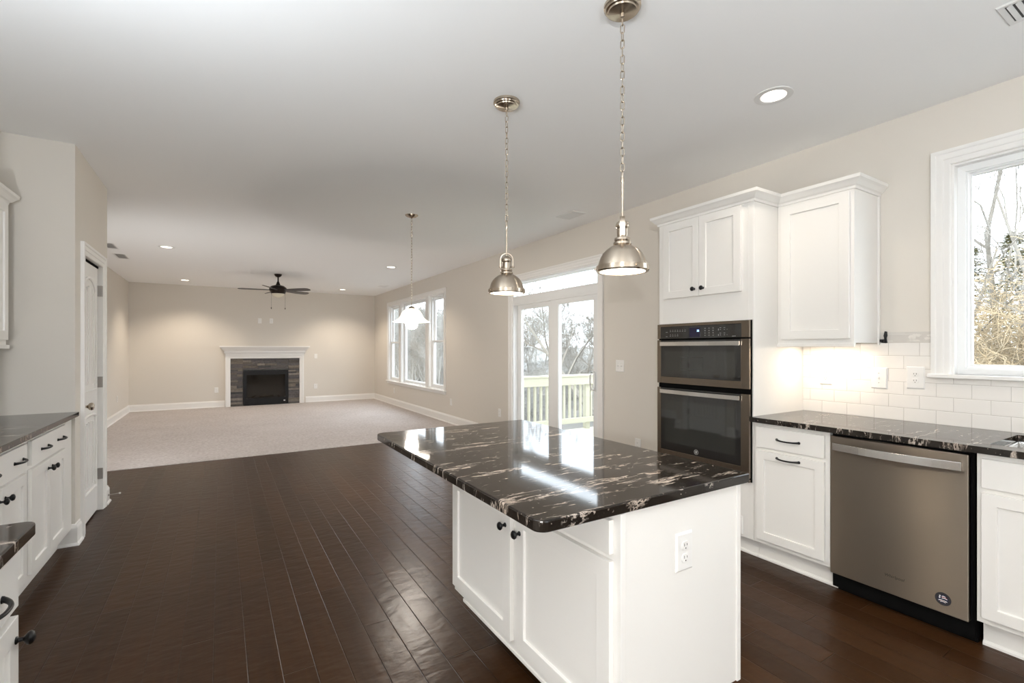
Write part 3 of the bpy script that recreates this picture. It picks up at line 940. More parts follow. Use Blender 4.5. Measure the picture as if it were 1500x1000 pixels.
# ------------------------------------------------------------------ right-hand run
XF = 2.915
FX = face('x-', XF)
CROWN = [(0.0, 2.298), (0.010, 2.298), (0.012, 2.312), (0.022, 2.318), (0.038, 2.338), (0.046, 2.345), (0.050, 2.348), (0.052, 2.367), (0.0, 2.367)]
CY0, CY1 = 1.787, 2.556
tc = thing('oven_cabinet', 'tall white cabinet holding the wall oven, two small doors above', 'cabinet', (3.2, 2.17, 0))
mb = MB()
mb.box(XF + 0.02, XW - 0.002, CY0, CY0 + 0.018, 0.12, 2.315).box(XF + 0.02, XW - 0.002, CY1 - 0.018, CY1, 0.0, 2.315)
mb.box(XF + 0.02, XW - 0.002, CY0 + 0.018, CY1 - 0.018, 2.297, 2.315)
mb.box(XF + 0.02, XW - 0.002, CY0 + 0.018, CY1 - 0.018, 0.12, 0.44)
mb.box(XW - 0.02, XW - 0.002, CY0 + 0.018, CY1 - 0.018, 0.44, 2.297)
mb.box(XF + 0.02, XW - 0.02, CY0 + 0.018, CY1 - 0.018, 1.56, 1.60)
mb.build('carcass', CAB, tc)
mb = MB()
holed(mb, CY0, CY1, 0.12, 2.315, -0.02, 0, [(CY0 + 0.035, CY1 - 0.035, 0.50, 1.52)], FX)
mb.build('face_frame', CAB, tc, bevel=0.001)
for a, b, ku in ((1.866, 2.183, 2.148), (2.186, 2.503, 2.222)):
    d = shaker(tc, FX, a, b, 1.727, 2.288, 0, rail=0.053)
    knob(d, FX, ku, 1.778, 0.019)
MB().sweep([(XW - 0.002, CY1), (XF, CY1), (XF, CY0), (3.186, CY0)], CROWN, -1).build('crown_molding', CAB, tc)
KICK = [(0, 0), (-0.016, 0), (-0.016, 0.01), (-0.010, 0.018), (-0.004, 0.020), (-0.004, 0.118), (0.01, 0.118), (0.01, 0)]
def kick(parent, x, y0, y1, s=1):
    mb = MB()
    vs = [(x + s * a, y, z) for y in (y0, y1) for a, z in KICK]
    n = len(KICK)
    fs = [tuple(range(n)), tuple(range(n, 2 * n))[::-1]] + [(i, (i + 1) % n, n + (i + 1) % n, n + i) for i in range(n)]
    return mb.add(vs, fs).build('toe_kick', CAB, parent)
kick(tc, 2.980, CY0, CY1)
plate('wall_outlet', 'outlet plate low on the oven cabinet under the oven', 'outlet', FX, 1.895, 0.192, 0.075, 0.125, 'duplex')

# wall oven
ov = thing('wall_oven', 'stainless microwave and wall oven combination with black glass doors', 'oven', (2.9, 2.17, 0.488))
OY0, OY1 = 1.797, 2.548
FO = face('x-', 2.913)
MB().box(2.914, 3.40, OY0 + 0.03, OY1 - 0.03, 0.52, 1.505).build('chassis', DARK, ov)
MB().box(OY0 - 0.004, OY1 + 0.002, 0.488, 1.536, 0.001, 0.008, FO).build('trim_flange', DARK, ov)
# control panel
mb = MB().ring(OY0 + 0.052, OY1 - 0.038, 1.432, 1.512, [(0, 0.008), (0, 0.026), (0.022, 0.028), (0.022, 0.008)], FO)
mb = MB()
holed(mb, OY0, OY1, 1.424, 1.534, 0.008, 0.028, [(OY0 + 0.055, OY1 - 0.03, 1.4239, 1.514)], FO)
cpn = mb.build('control_panel', STEELD, ov, bevel=0.0015)
gl = MB().box(OY0 + 0.055, OY1 - 0.03, 1.424, 1.514, 0.009, 0.0265, FO).build('panel_glass', GLASSBLACK, cpn, bevel=0.001)
MB().box(2.165, 2.255, 1.432, 1.500, 0.0266, 0.0272, FO).build('display', DISPLAY, cpn)


def text(name, body, parent, m3, loc, size, mat, ext=0.0003, align='CENTER', shear=0):
    c = bpy.data.curves.new(name, 'FONT')
    c.body = body; c.size = size; c.extrude = ext; c.align_x = align; c.align_y = 'CENTER'; c.shear = shear
    tmp = bpy.data.objects.new(name + '_tmp', c)
    me = bpy.data.meshes.new_from_object(tmp)
    bpy.data.objects.remove(tmp)
    me.materials.clear(); me.materials.append(mat)
    o = bpy.data.objects.new(name, me)
    COL.objects.link(o)
    root = parent
    while root.parent is not None:
        root = root.parent
    o.parent = parent
    o.matrix_local = Matrix.Translation(Vector(loc) - Vector(root.location)) @ m3.to_4x4()
    return o


R_XM = Matrix(((0, 0, -1), (-1, 0, 0), (0, 1, 0)))
text('clock_digits', '38', cpn, R_XM, FO(2.183, 1.476, 0.0276), 0.020, DIGIT)
mk = MB()
random.seed(2)
def dash(u, v, w, h=0.0022):
    mk.box(u - w / 2, u + w / 2, v - h / 2, v + h / 2, 0.0266, 0.0271, FO)
for r_, v in enumerate((1.487, 1.477, 1.455, 1.444)):
    dash(2.46, v - 0.004, 0.016) if r_ in (1, 3) else None
    for q in range(7 if r_ < 2 else 4):
        dash(2.425 - q * 0.022, v, 0.006 if r_ % 2 == 0 else 0.011)
for q in range(4):
    dash(2.24 - q * 0.021, 1.437, 0.011)
for r_ in range(4):
    for q in range(3):
        dash(2.125 - q * 0.032, 1.492 - r_ * 0.0165, 0.006, 0.004)
for v in (1.492, 1.455):
    for q in range(2):
        dash(2.005 - q * 0.03, v, 0.012); dash(2.005 - q * 0.03, v - 0.012, 0.008)
    dash(2.02, v - 0.012, 0.003, 0.012); dash(1.955, v - 0.012, 0.003, 0.003)
dash(1.905, 1.433, 0.026, 0.003)
mk.build('panel_lettering', MARK, cpn)


def oven_door(name, z0, z1, gz0, gz1, hz0, hz1, wz0, wz1, wa, wb):
    mb = MB()
    g0, g1 = OY0 + 0.058, OY1 - 0.035
    holed(mb, OY0, OY1, z0, z1, 0.008, 0.030, [(g0, g1, gz0, z1 + 0.001)], FO)
    d = mb.build(name, STEELD, ov, bevel=0.0015)
    MB().box(g0, g1, gz0, z1 - 0.002, 0.009, 0.0285, FO).build('door_glass', GLASSBLACK, d, bevel=0.001)
    MB().box(wa, wb, wz0, wz1, 0.0286, 0.0290, FO).build('viewing_window', WINDARK, d)
    n = 12
    pts = []
    for i in range(n + 1):
        t_ = i / n
        u = g0 + 0.002 + (g1 - g0 - 0.004) * t_
        pts.append((u, 0.046 + 0.012 * sin(pi * t_)))
    mh = MB()
    poly = pts + [(u, w - 0.008) for u, w in reversed(pts)]
    mh.prism([(u, w) for u, w in poly], hz0, hz1, lambda u, w, z: FO(u, z, w))
    for u in (g0 + 0.02, g1 - 0.02):
        mh.box(u - 0.008, u + 0.008, hz0 + 0.004, hz1 - 0.004, 0.028, 0.046, FO)
    mh.build('handle', STEELH, d, bevel=0.001)
    return d


oven_door('microwave_door', 1.088, 1.414, 1.137, 0, 1.370, 1.400, 1.160, 1.330, 1.895, 2.475)
lo = oven_door('lower_oven_door', 0.515, 1.055, 0.585, 0, 1.012, 1.041, 0.645, 0.960, 1.895, 2.475)
MB().ring(2.145, 2.325, 1.195, 1.285, [(0, 0.0291), (0, 0.0294), (0.004, 0.0294), (0.004, 0.0291)], FO).build('inner_window_line', M('inner_oven_line', (0.05, 0.052, 0.048), 0.3, var=(9, (0.045, 0.045, 0.045))), [c for c in ov.children if c.name.startswith('microwave')][0])
MB().box(OY0, OY1, 0.490, 0.508, 0.008, 0.030, FO).build('bottom_vent', STEELD, ov, bevel=0.001)
lg = MB().lathe([(0.0175, 0), (0.0175, 0.0008), (0.0150, 0.0008), (0.0150, 0)], (0, 0, 0), 28, lambda x, y, h: FO(2.196 + x, 0.612 + y, 0.0286 + h), cap=False)
lg.prism([(2.188, 0.606), (2.196, 0.603), (2.206, 0.608), (2.203, 0.612), (2.196, 0.609), (2.190, 0.612)], 0.0286, 0.0294, FO)
lg.prism([(2.187, 0.614), (2.196, 0.612), (2.205, 0.617), (2.204, 0.621), (2.196, 0.618), (2.189, 0.621)], 0.0286, 0.0294, FO)
lg.build('round_emblem', MARK, lo)

# wall cabinet
wc = thing('wall_cabinet', 'white single door wall cabinet above the counter beside the oven', 'cabinet', (3.35, 1.56, 1.37))
UX = 3.19
FU = face('x-', UX)
UY0, UY1 = 1.332, 1.785
MB().box(UX + 0.019, XW - 0.002, UY0, UY1, 1.385, 2.315).build('carcass', CAB, wc, bevel=0.001)
MB().box(UY0, UY1, 1.372, 2.315, -0.019, 0, FU).build('face_frame', CAB, wc, bevel=0.001)
MB().box(UY0 - 0.004, UY1, 1.362, 1.384, 0.0, 0.012, FU).build('light_rail', CAB, wc, bevel=0.002)
MB().box(XW - 0.022, XW - 0.002, UY0 - 0.009, UY0, 1.372, 2.30).build('scribe_molding', CAB, wc, bevel=0.001)
shaker(wc, FU, 1.352, 1.753, 1.410, 2.283, 0, rail=0.056)
MB().sweep([(UX, UY1), (UX, UY0), (XW - 0.002, UY0)], CROWN, -1).build('crown_molding', CAB, wc)
ul = thing('cabinet_light', 'lit slim light strip under the wall cabinet', 'lamp', (3.36, 1.56, 1.37))
MB().box(3.33, 3.37, 1.40, 1.72, 1.370, 1.3845).build('housing', PLASTIC, ul, bevel=0.001)
MB().box(3.334, 3.366, 1.405, 1.715, 1.3675, 1.3700).build('diffuser', LAMPON, ul)
light('cabinet_light_glow', 'AREA', (3.35, 1.56, 1.364), 1.15, (1.0, 0.78, 0.55), 0.30, parent=ul, shape='RECTANGLE', size_y=0.04, rot=(0, 0, radians(90)))
# black bracket on the wall next to the cabinet
t = tag(MB().prism([(1.300, 1.458), (1.288, 1.455), (1.286, 1.43), (1.290, 1.415), (1.286, 1.385), (1.292, 1.381), (1.318, 1.388), (1.322, 1.408), (1.302, 1.408), (1.306, 1.43)], 0.002, 0.008, MT).prism([(1.322, 1.392), (1.322, 1.407), (1.300, 1.406), (1.300, 1.391)], 0.008, 0.02, MT).build('hook_bracket', BLACK, bevel=0.001), 'small black bracket on the wall next to the wall cabinet corner', 'bracket')

# base cabinets, right
XD = 2.916
FD = face('x-', XD)
bc = thing('base_cabinet', 'white base cabinet with drawer and door between oven and dishwasher', 'cabinet', (3.2, 1.56, 0))
MB().box(XD + 0.02, XW - 0.01, 1.338, 1.785, 0.12, 0.884).build('carcass', CAB, bc)
MB().box(1.337, 1.785, 0.12, 0.884, -0.02, 0, FD).build('face_frame', CAB, bc, bevel=0.001)
d = shaker(bc, FD, 1.360, 1.762, 0.729, 0.858, 0, flat=True, name='drawer'); pull(d, FD, 1.562, 0.793, 0.019)
d = shaker(bc, FD, 1.360, 1.762, 0.148, 0.708, 0, rail=0.052); pull(d, FD, 1.562, 0.679, 0.019)
kick(bc, 2.980, 1.318, 1.785)
sb = thing('sink_cabinet', 'white sink base cabinet beyond the dishwasher', 'cabinet', (3.2, 0.3, 0))
SY1 = 0.729
MB().box(XD + 0.02, 2.96, -0.19, SY1, 0.12, 0.884).box(2.96, 3.44, SY1 - 0.01, SY1, 0.12, 0.884).box(3.44, XW - 0.01, -0.19, SY1, 0.12, 0.884).box(2.96, 3.44, -0.19, -0.175, 0.12, 0.884).box(2.96, 3.44, -0.175, SY1 - 0.01, 0.12, 0.14).build('carcass', CAB, sb)
MB().box(-0.19, SY1, 0.12, 0.884, -0.02, 0, FD).build('face_frame', CAB, sb, bevel=0.001)
shaker(sb, FD, -0.17, 0.711, 0.729, 0.858, 0, flat=True, name='drawer_front')
for a, b, k in ((0.276, 0.711, 0.31), (-0.17, 0.272, 0.235)):
    d = shaker(sb, FD, a, b, 0.148, 0.706, 0, rail=0.052); knob(d, FD, k, 0.65, 0.019)
kick(sb, 2.980, -0.19, 0.722)

# dishwasher
dw = thing('dishwasher', 'stainless dishwasher with bowed bar handle under the counter', 'dishwasher', (3.2, 1.04, 0))
MB().box(2.935, XW - 0.02, 0.74, 1.332, 0.02, 0.878).build('tub', DARK, dw)
MB().box(2.96, 2.985, 0.737, 1.316, 0.0, 0.10).build('kick_plate', DARK, dw)
FW = face('x-', 2.930)
MB().box(0.752, 1.328, 0.104, 0.866, 0, 0.033, FW).build('door', STEEL, dw, bevel=0.004, seg=3)
n = 16
pts = [(0.772 + (1.308 - 0.772) * i / n, 0.058 + 0.028 * sin(pi * i / n)) for i in range(n + 1)]
mh = MB().prism(pts + [(u, w - 0.010) for u, w in reversed(pts)], 0.790, 0.831, lambda u, w, z: FW(u, z, w))
for u in (0.776, 1.304):
    mh.box(u - 0.004, u + 0.004, 0.790, 0.831, 0.033, 0.055, FW)
mh.build('handle', STEELH, dw, bevel=0.0015)
text('door_lettering', 'Whirlpool', dw, R_XM, FW(1.033, 0.195, 0.0334), 0.020, M('dark_chrome', (0.12, 0.11, 0.10), 0.3, 0.8, var=(9, (0.1, 0.1, 0.1))), shear=0.2)
bd = MB().lathe([(0.030, 0), (0.030, 0.0012), (0, 0.0012)], (0, 0, 0), 30, lambda x, y, h: FW(0.842 + x, 0.172 + y, 0.0334 + h)).build('round_badge', M('pewter_badge', (0.10, 0.10, 0.11), 0.35, 0.7, var=(30, (0.08, 0.08, 0.09))), dw)
MB().lathe([(0.020, 0), (0.020, 0.0006), (0, 0.0006)], (0, 0, 0), 26, lambda x, y, h: FW(0.842 + x, 0.172 + y, 0.0347 + h)).build('badge_field', NAVY, bd)
def stripe(v, a, b, mat, nm):
    q = MB(); k = 8
    for i in range(k):
        u = a + (b - a) * i / k; u2 = a + (b - a) * (i + 1) / k
        z = v + 0.0025 * sin(3 * i / k); z2 = v + 0.0025 * sin(3 * (i + 1) / k)
        q.add([(u, z - 0.0022, 0.0357), (u2, z2 - 0.0022, 0.0357), (u2, z2 + 0.0022, 0.0357), (u, z + 0.0022, 0.0357)], [(0, 1, 2, 3)], FW)
    q.build(nm, mat, bd)
for v, a, b in ((0.183, 0.832, 0.846), (0.175, 0.826, 0.846), (0.163, 0.826, 0.858), (0.158, 0.832, 0.852)):
    stripe(v, a, b, WHITEE, 'badge_stripe')
for v, a, b in ((0.179, 0.827, 0.846), (0.1605, 0.830, 0.854)):
    stripe(v, a, b, REDE, 'badge_stripe')
MB().lathe([(0.0035, 0), (0.0035, 0.0005), (0, 0.0005)], (0, 0, 0), 8, lambda x, y, h: FW(0.854 + x, 0.176 + y, 0.0354 + h)).lathe([(0.0035, 0), (0.0035, 0.0005), (0, 0.0005)], (0, 0, 0), 8, lambda x, y, h: FW(0.853 + x, 0.184 + y, 0.0354 + h)).build('badge_star', WHITEE, bd)

# countertop with sink hole
mb = MB()
holed(mb, 2.872, XW - 0.001, -1.6, 1.786, 0.0, 0.031, [(2.985, 3.425, -0.07, 0.705)], lambda a, b, c: (a, b, 0.8842 + c))
at_zero(tag(mb.build('countertop', GRANITE), 'black granite countertop under the window, running past the sink', 'countertop'))
sk = thing('kitchen_sink', 'stainless undermount sink under the kitchen window', 'sink', (3.2, 0.32, 0.68))
mb = MB()
def rct(x0, x1, y0, y1, z):
    return [(x0, y0, z), (x1, y0, z), (x1, y1, z), (x0, y1, z)]
vs = rct(2.970, 3.432, -0.09, 0.715, 0.8838) + rct(2.990, 3.420, -0.065, 0.700, 0.8838) + rct(2.998, 3.412, -0.055, 0.690, 0.70) + rct(3.18, 3.22, 0.30, 0.34, 0.69)
fs = []
for k in (0, 4, 8):
    fs += [(k + i, k + (i + 1) % 4, k + 4 + (i + 1) % 4, k + 4 + i) for i in range(4)]
fs.append((12, 13, 14, 15))
mb.add(vs, fs).build('bowl', SINKM, sk, bevel=0.008)
MB().lathe([(0.045, 0.002), (0.04, 0.004), (0.02, 0.003), (0, 0.003)], (3.2, 0.32, 0.69), 24).build('drain', STEELH, sk)

# ------------------------------------------------------------------ island
isl = thing('island_cabinet', 'white kitchen island cabinet with doors and outlet end panel', 'cabinet', (1.25, 1.5, 0))
IX0, IX1, IY0, IY1 = 0.958, 1.545, 1.0, 2.09
IZ = 0.197
MB().box(IX0 + 0.02, IX1 - 0.02, IY0 + 0.012, IY1 - 0.004, IZ + 0.004, 0.8835).build('carcass', CAB, isl)
FI = face('x-', IX0)
MB().box(IY0 - 0.022, IY1, IZ, 0.8835, -0.02, 0, FI).build('face_frame', CAB, isl, bevel=0.0012)
MB().box(IX0 + 0.02, IX1 - 0.012, IY0, IY0 + 0.012, IZ, 0.8835).box(IX1 - 0.02, IX1, IY0 - 0.006, IY0, IZ, 0.8835).box(IX1 - 0.012, IX1, IY0, IY0 + 0.012, IZ, 0.8835).build('end_panel', CAB, isl, bevel=0.0012)
MB().box(IX0 + 0.19, IX1 - 0.19, IY0 + 0.19, IY1 - 0.1, 0, IZ + 0.003).build('plinth', DARK, isl)
MB().box(IX0 - 0.005, IX0 + 0.012, IY0 + 0.0, 1.99, IZ - 0.014, IZ - 0.0002).build('base_strip', CAB, isl, bevel=0.002)
for a, b, ku, ks in ((1.005, 1.510, 1.528 - 0.0, 0), (1.548, 2.075, 1.606, 1)):
    dd = shaker(isl, FI, a, b, 0.232, 0.744, 0, rail=0.055)
    knob(dd, FI, a + 0.035 if ks else b - 0.012 - 0.018, 0.668, 0.019)
    shaker(isl, FI, a, b, 0.764, 0.862, 0, flat=True, name='drawer')
fe = face('y-', IY0)
plate('wall_outlet', 'white duplex outlet on the end panel of the island', 'outlet', fe, 1.251, 0.709, 0.079, 0.122)


def rrect(x0, x1, y0, y1, rs, n=8):
    pts = []
    for (cx, cy, a0), r in zip(((x1, y1, 0), (x0, y1, 90), (x0, y0, 180), (x1, y0, 270)), rs):
        sx = -1 if cx == x1 else 1; sy = -1 if cy == y1 else 1
        for i in range(n + 1):
            a = radians(a0 + 90 * i / n)
            pts.append((cx + sx * r + r * cos(a), cy + sy * r + r * sin(a)))
    return pts


o = MB().prism(rrect(0.678, 1.576, 0.977, 2.452, (0.03, 0.04, 0.035, 0.012)), 0.8838, 0.9155).build('island_countertop', GRANITE, bevel=0.005, seg=3)
tag(at_zero(o), 'black veined granite top of the kitchen island', 'countertop')

# ------------------------------------------------------------------ left-hand run
LX = -0.872
FLx = face('x+', LX)


def lcab(name, label, y0, y1, dl, split, y_dr0, y_dr1, pulls, knobs, x=LX, back=XK, kickx=None):
    F = face('x+', x)
    c = thing(name, label, 'cabinet', (x - 0.3, (y0 + y1) / 2, 0))
    MB().box(back + 0.002, x - 0.02, y0, y1, 0.115, 0.884).build('carcass', CAB, c)
    MB().box(y0, y1, 0.115, 0.884, -0.02, 0, F).build('face_frame', CAB, c, bevel=0.001)
    dr = shaker(c, F, y_dr0, y_dr1, 0.730, 0.860, 0, flat=True, name='drawer')
    for p_ in pulls:
        pull(dr, F, p_, 0.790, 0.019, half=0.06)
    if split:
        a = [(y_dr0, split - 0.0015), (split + 0.0015, y_dr1)]
    else:
        a = [(y_dr0, y_dr1)]
    for (u0, u1), k in zip(a, knobs):
        d_ = shaker(c, F, u0, u1, 0.150, 0.708, 0, rail=0.055)
        knob(d_, F, k, 0.655, 0.019, 1.0)
    MB().box(x - 0.08, x - 0.066, y0, y1, 0, 0.113).build('toe_kick', CAB, c)
    return c


lcab('base_cabinet', 'white base cabinet with wide two pull drawer next to the pantry wall', 3.44, YP - 0.001, 0, 3.80, 3.485, 4.135, (3.70, 4.01), (3.765, 3.84))
lcab('base_cabinet', 'white base cabinet second from the pantry wall', 2.70, 3.438, 0, 3.08, 2.74, 3.41, (2.95, 3.29), (3.045, 3.115))
lcab('base_cabinet', 'white base cabinet nearest the camera under the rounded counter corner', 0.75, 1.622, 0, 1.18, 0.79, 1.604, (0.98, 1.44), (1.145, 1.585), x=-0.435, back=-1.049)
o = MB().box(XK + 0.001, -0.832, 2.68, YP - 0.001, 0.8842, 0.9152).build('countertop', GRANITE, bevel=0.003)
tag(at_zero(o), 'grey black granite countertop ending at the pantry wall', 'countertop')
o = MB().prism(rrect(-1.049, -0.395, 0.6, 1.665, (0.03, 0.004, 0.004, 0.004)), 0.8842, 0.9152).build('countertop', GRANITE, bevel=0.005, seg=3)
tag(at_zero(o), 'black granite counter with rounded corner nearest the camera', 'countertop')
t = thing('wall_cabinet', 'white wall cabinet above the counter next to the pantry wall', 'cabinet', (-1.3, 3.9, 1.37))
FC = face('x+', -1.165)
MB().box(XK + 0.002, -1.184, 3.44, 4.25, 1.385, 2.29).build('carcass', CAB, t, bevel=0.001)
MB().box(3.44, 4.27, 1.372, 2.29, -0.019, 0, FC).build('face_frame', CAB, t, bevel=0.001)
MB().box(3.44, 4.28, 1.350, 1.374, 0.0, 0.014, FC).build('light_rail', CAB, t, bevel=0.002)
for a, b in ((3.46, 3.848), (3.852, 4.24)):
    d = shaker(t, FC, a, b, 1.405, 2.262, 0); knob(d, FC, 3.81 if a < 3.5 else 3.89, 1.46, 0.019)
MB().sweep([(-1.165, 3.44), (-1.165, 4.27), (XK, 4.27)], [(a, z - 0.03) for a, z in CROWN], -1).build('crown_molding', CAB, t)

# ------------------------------------------------------------------ fireplace
YS = 12.735
fs_ = face('y-', YF)
sur = thing('stone_surround', 'grey stacked ledger stone around the firebox', 'fireplace surround', (0.92, YS, 0))
random.seed(11)
mb = MB()
z = 0.010
rows = []
while z < 1.10:
    h = random.choice((0.036, 0.05, 0.065, 0.045))
    rows.append((z, min(1.112, z + h))); z += h
def stones(u0, u1, za, zb):
    u = u0
    while u < u1 - 0.005:
        L = random.uniform(0.12, 0.36)
        e = min(u1, u + L)
        if u1 - e < 0.06: e = u1
        w = random.uniform(0.008, 0.03)
        b_ = 0.002
        vs = [(u, za, 0), (e, za, 0), (e, zb, 0), (u, zb, 0), (u + b_, za + b_, w + random.uniform(-.003, .003)), (e - b_, za + b_, w), (e - b_, zb - b_, w + random.uniform(-.003, .003)), (u + b_, zb - b_, w)]
        mb.add(vs, [(3, 2, 1, 0), (4, 5, 6, 7), (0, 1, 5, 4), (1, 2, 6, 5), (2, 3, 7, 6), (3, 0, 4, 7)], face('y-', YS + 0.012))
        u = e
for za, zb in rows:
    if True:
        stones(0.185, 0.44, za, zb); stones(1.405, 1.655, za, zb)
    if za >= 0.84:
        stones(0.44, 1.405, max(za, 0.848), zb)
mb.build('stone_veneer', STONE, sur)
MB().box(0.18, 0.435, YS + 0.013, YF - 0.001, 0.009, 1.112).box(1.408, 1.66, YS + 0.013, YF - 0.001, 0.009, 1.112).box(0.435, 1.408, YS + 0.013, YF - 0.001, 0.85, 1.112).build('backer', DARK, sur)

mt = thing('fireplace_mantel', 'white fireplace mantel with crown shelf and fluted legs', 'mantel', (0.92, YF, 0))
mb = MB()
LEGP = [(0, 0), (0, 0.075), (0.012, 0.075), (0.014, 0.082), (0.05, 0.082), (0.055, 0.09), (0.098, 0.09), (0.098, 0)]
mb.ring(0.19, 1.652, 0.0, 1.115, LEGP, fs_, bottom=False)
mb.build('surround_legs', TRIM, mt, bevel=0.001)
mb = MB()
MP = [(0.0, 1.213), (0.012, 1.213), (0.012, 1.235), (0.03, 1.245), (0.035, 1.252), (0.035, 1.295), (0.045, 1.30), (0.085, 1.345), (0.105, 1.372), (0.115, 1.38), (0.125, 1.38), (0.125, 1.408), (0.0, 1.408)]
mb.sweep([(0.10, YF - 0.001), (0.10, YF - 0.085), (1.745, YF - 0.085), (1.745, YF - 0.001)], MP, -1)
mb.box(0.10, 1.745, YF - 0.085, YF - 0.001, 1.213, 1.408)
mb.build('mantel_shelf', TRIM, mt)

fp_ = thing('gas_fireplace', 'black gas fireplace insert with ceramic logs behind glass', 'fireplace', (0.92, YS, 0.015))
FF = face('y-', YS)
mb = MB()
holed(mb, 0.445, 1.400, 0.015, 0.840, -0.02, 0.030, [(0.515, 1.335, 0.175, 0.725)], FF)
mb.box(0.46, 1.385, 0.79, 0.80, 0.030, 0.034, FF).box(0.46, 1.385, 0.755, 0.765, 0.030, 0.034, FF).box(0.50, 1.345, 0.035, 0.045, 0.030, 0.034, FF)
mb.build('front_frame', BLACK, fp_, bevel=0.002)
mb = MB().box(0.50, 1.35, YS + 0.30, YS + 0.31, 0.1, 0.78).box(0.50, 0.51, YS + 0.02, YS + 0.30, 0.1, 0.78).box(1.34, 1.35, YS + 0.02, YS + 0.30, 0.1, 0.78).box(0.50, 1.35, YS + 0.02, YS + 0.30, 0.1, 0.17).box(0.50, 1.35, YS + 0.02, YS + 0.30, 0.77, 0.78)
mb.build('firebox', M('firebox_liner', (0.018, 0.017, 0.018), 0.8, var=(6, (0.035, 0.03, 0.03))), fp_)
MB().box(0.512, 1.338, 0.172, 0.728, -0.012, -0.008, FF).build('glass', SMOKED, fp_)
MB().lathe([(0.022, 0), (0.022, 0.002), (0, 0.002)], (0, 0, 0), 16, lambda x, y, h: FF(1.315 + x, 0.098 + y * 0.6, 0.030 + h)).build('badge', M('silver_badge', (0.7, 0.7, 0.7), 0.3, 0.5, var=(9, (0.6, 0.6, 0.6))), fp_)
random.seed(3)
for (a, b, ra) in (((0.66, 12.85, 0.20), (1.20, 12.90, 0.21), 0.04), ((0.62, 12.80, 0.19), (0.92, 12.82, 0.36), 0.03), ((1.22, 12.80, 0.19), (0.95, 12.84, 0.37), 0.03), ((0.78, 12.79, 0.20), (1.08, 12.79, 0.22), 0.025)):
    A, B = Vector(a), Vector(b)
    MB().tube([tuple(A.lerp(B, t_) + Vector((0, 0, random.uniform(-.008, .008)))) for t_ in (0, .2, .4, .6, .8, 1)], [ra * random.uniform(.8, 1.1) for _ in range(6)], 10).build('log', LOG, fp_, smooth=True)

# the chimney recess in the far wall is closed behind the insert by the wall itself

# ------------------------------------------------------------------ ceiling fixtures
CLAB = ['lit recessed ceiling light above the kitchen counter and oven',
        'lit recessed ceiling light near the two ceiling vents',
        'lit recessed ceiling light close to the far wall on the vent side',
        'lit recessed ceiling light between the fan and the hanging glass lamp',
        'lit recessed ceiling light in the far corner by the windows',
        'added unseen recessed light above the sink', 'added unseen recessed light behind the camera', 'added unseen recessed light in the kitchen aisle']
CPOW = [14, 46, 76, 46, 76, 12, 9, 20]
for i, (x, y) in enumerate(CANS):
    c = thing('recessed_light', CLAB[i], 'ceiling light', (x, y, H))
    MB().lathe([(0.098, 0), (0.097, -0.004), (0.070, -0.006), (0.0635, -0.003), (0.0625, 0.005), (0.098, 0.0)][:4] + [(0.0625, 0.004)], (x, y, H), 36, cap=False).build('trim_ring', VENTM, c, smooth=True)
    MB().lathe([(0.0635, -0.003), (0.052, 0.055), (0.050, 0.075)], (x, y, H), 36, cap=False).build('reflector', VENTM, c, smooth=True)
    MB().lathe([(0.051, 0.070), (0.035, 0.052), (0.0, 0.045)], (x, y, H), 36, cap=False).build('bulb', LAMPON, c, smooth=True)
    light('downlight', 'SPOT', (x, y, H - 0.012), CPOW[i], (1.0, 0.85, 0.68) if i in (1, 2, 3, 4) else (1.0, 0.88, 0.74), 0.05, parent=c, spot=125, blend=0.75)


def vent(label, x0, x1, y0, y1, slats_along_x=True, n=9, half=False):
    v = thing('ceiling_vent', label, 'vent', ((x0 + x1) / 2, (y0 + y1) / 2, H))
    FZ = face('z-', H)
    b = 0.022
    MB().ring(x0 + b, x1 - b, y0 + b, y1 - b, [(0, 0), (0, 0.004), (b - 0.004, 0.006), (b, 0.002), (b, 0)], FZ).build('frame', VENTM, v)
    MB().box(x0 + b, x1 - b, y0 + b, y1 - b, 0.0003, 0.001, FZ).build('backing', M('vent_shadow', (0.10, 0.10, 0.10), 0.8, var=(9, (0.12, 0.12, 0.12))) if not half else VENTM, v)
    mb = MB()
    if slats_along_x:
        L = y1 - y0 - 2 * b
        for i in range(n):
            a = y0 + b + L * (i + 0.15) / n
            mb.add([(x0 + b, a, 0.001), (x1 - b, a, 0.001), (x1 - b, a + L / n * 0.62, 0.007), (x0 + b, a + L / n * 0.62, 0.007)], [(0, 1, 2, 3)], FZ)
    else:
        L = x1 - x0 - 2 * b
        for i in range(n):
            a = x0 + b + L * (i + 0.15) / n
            mb.add([(a, y0 + b, 0.001), (a, y1 - b, 0.001), (a + L / n * 0.62, y1 - b, 0.007), (a + L / n * 0.62, y0 + b, 0.007)], [(0, 1, 2, 3)], FZ)
    mb.build('louver', VENTM, v)
    return v


vent('white ceiling vent near the kitchen window wall above the dishwasher', 2.725, 2.920, 0.30, 0.626, True, 11)
vent('white ceiling vent above the wall by the sliding door', 3.045, 3.230, 3.79, 4.078, False, 7, True)
vent('dark slatted ceiling vent partly behind the pantry corner', -1.36, -1.215, 8.20, 8.62, False, 5)
vent('dark slatted ceiling vent further from the pantry corner', -1.37, -1.21, 9.05, 9.50, False, 5)
vent('small white ceiling vent in the far corner above the triple window', 3.02, 3.21, 10.50, 10.76, False, 6, True)


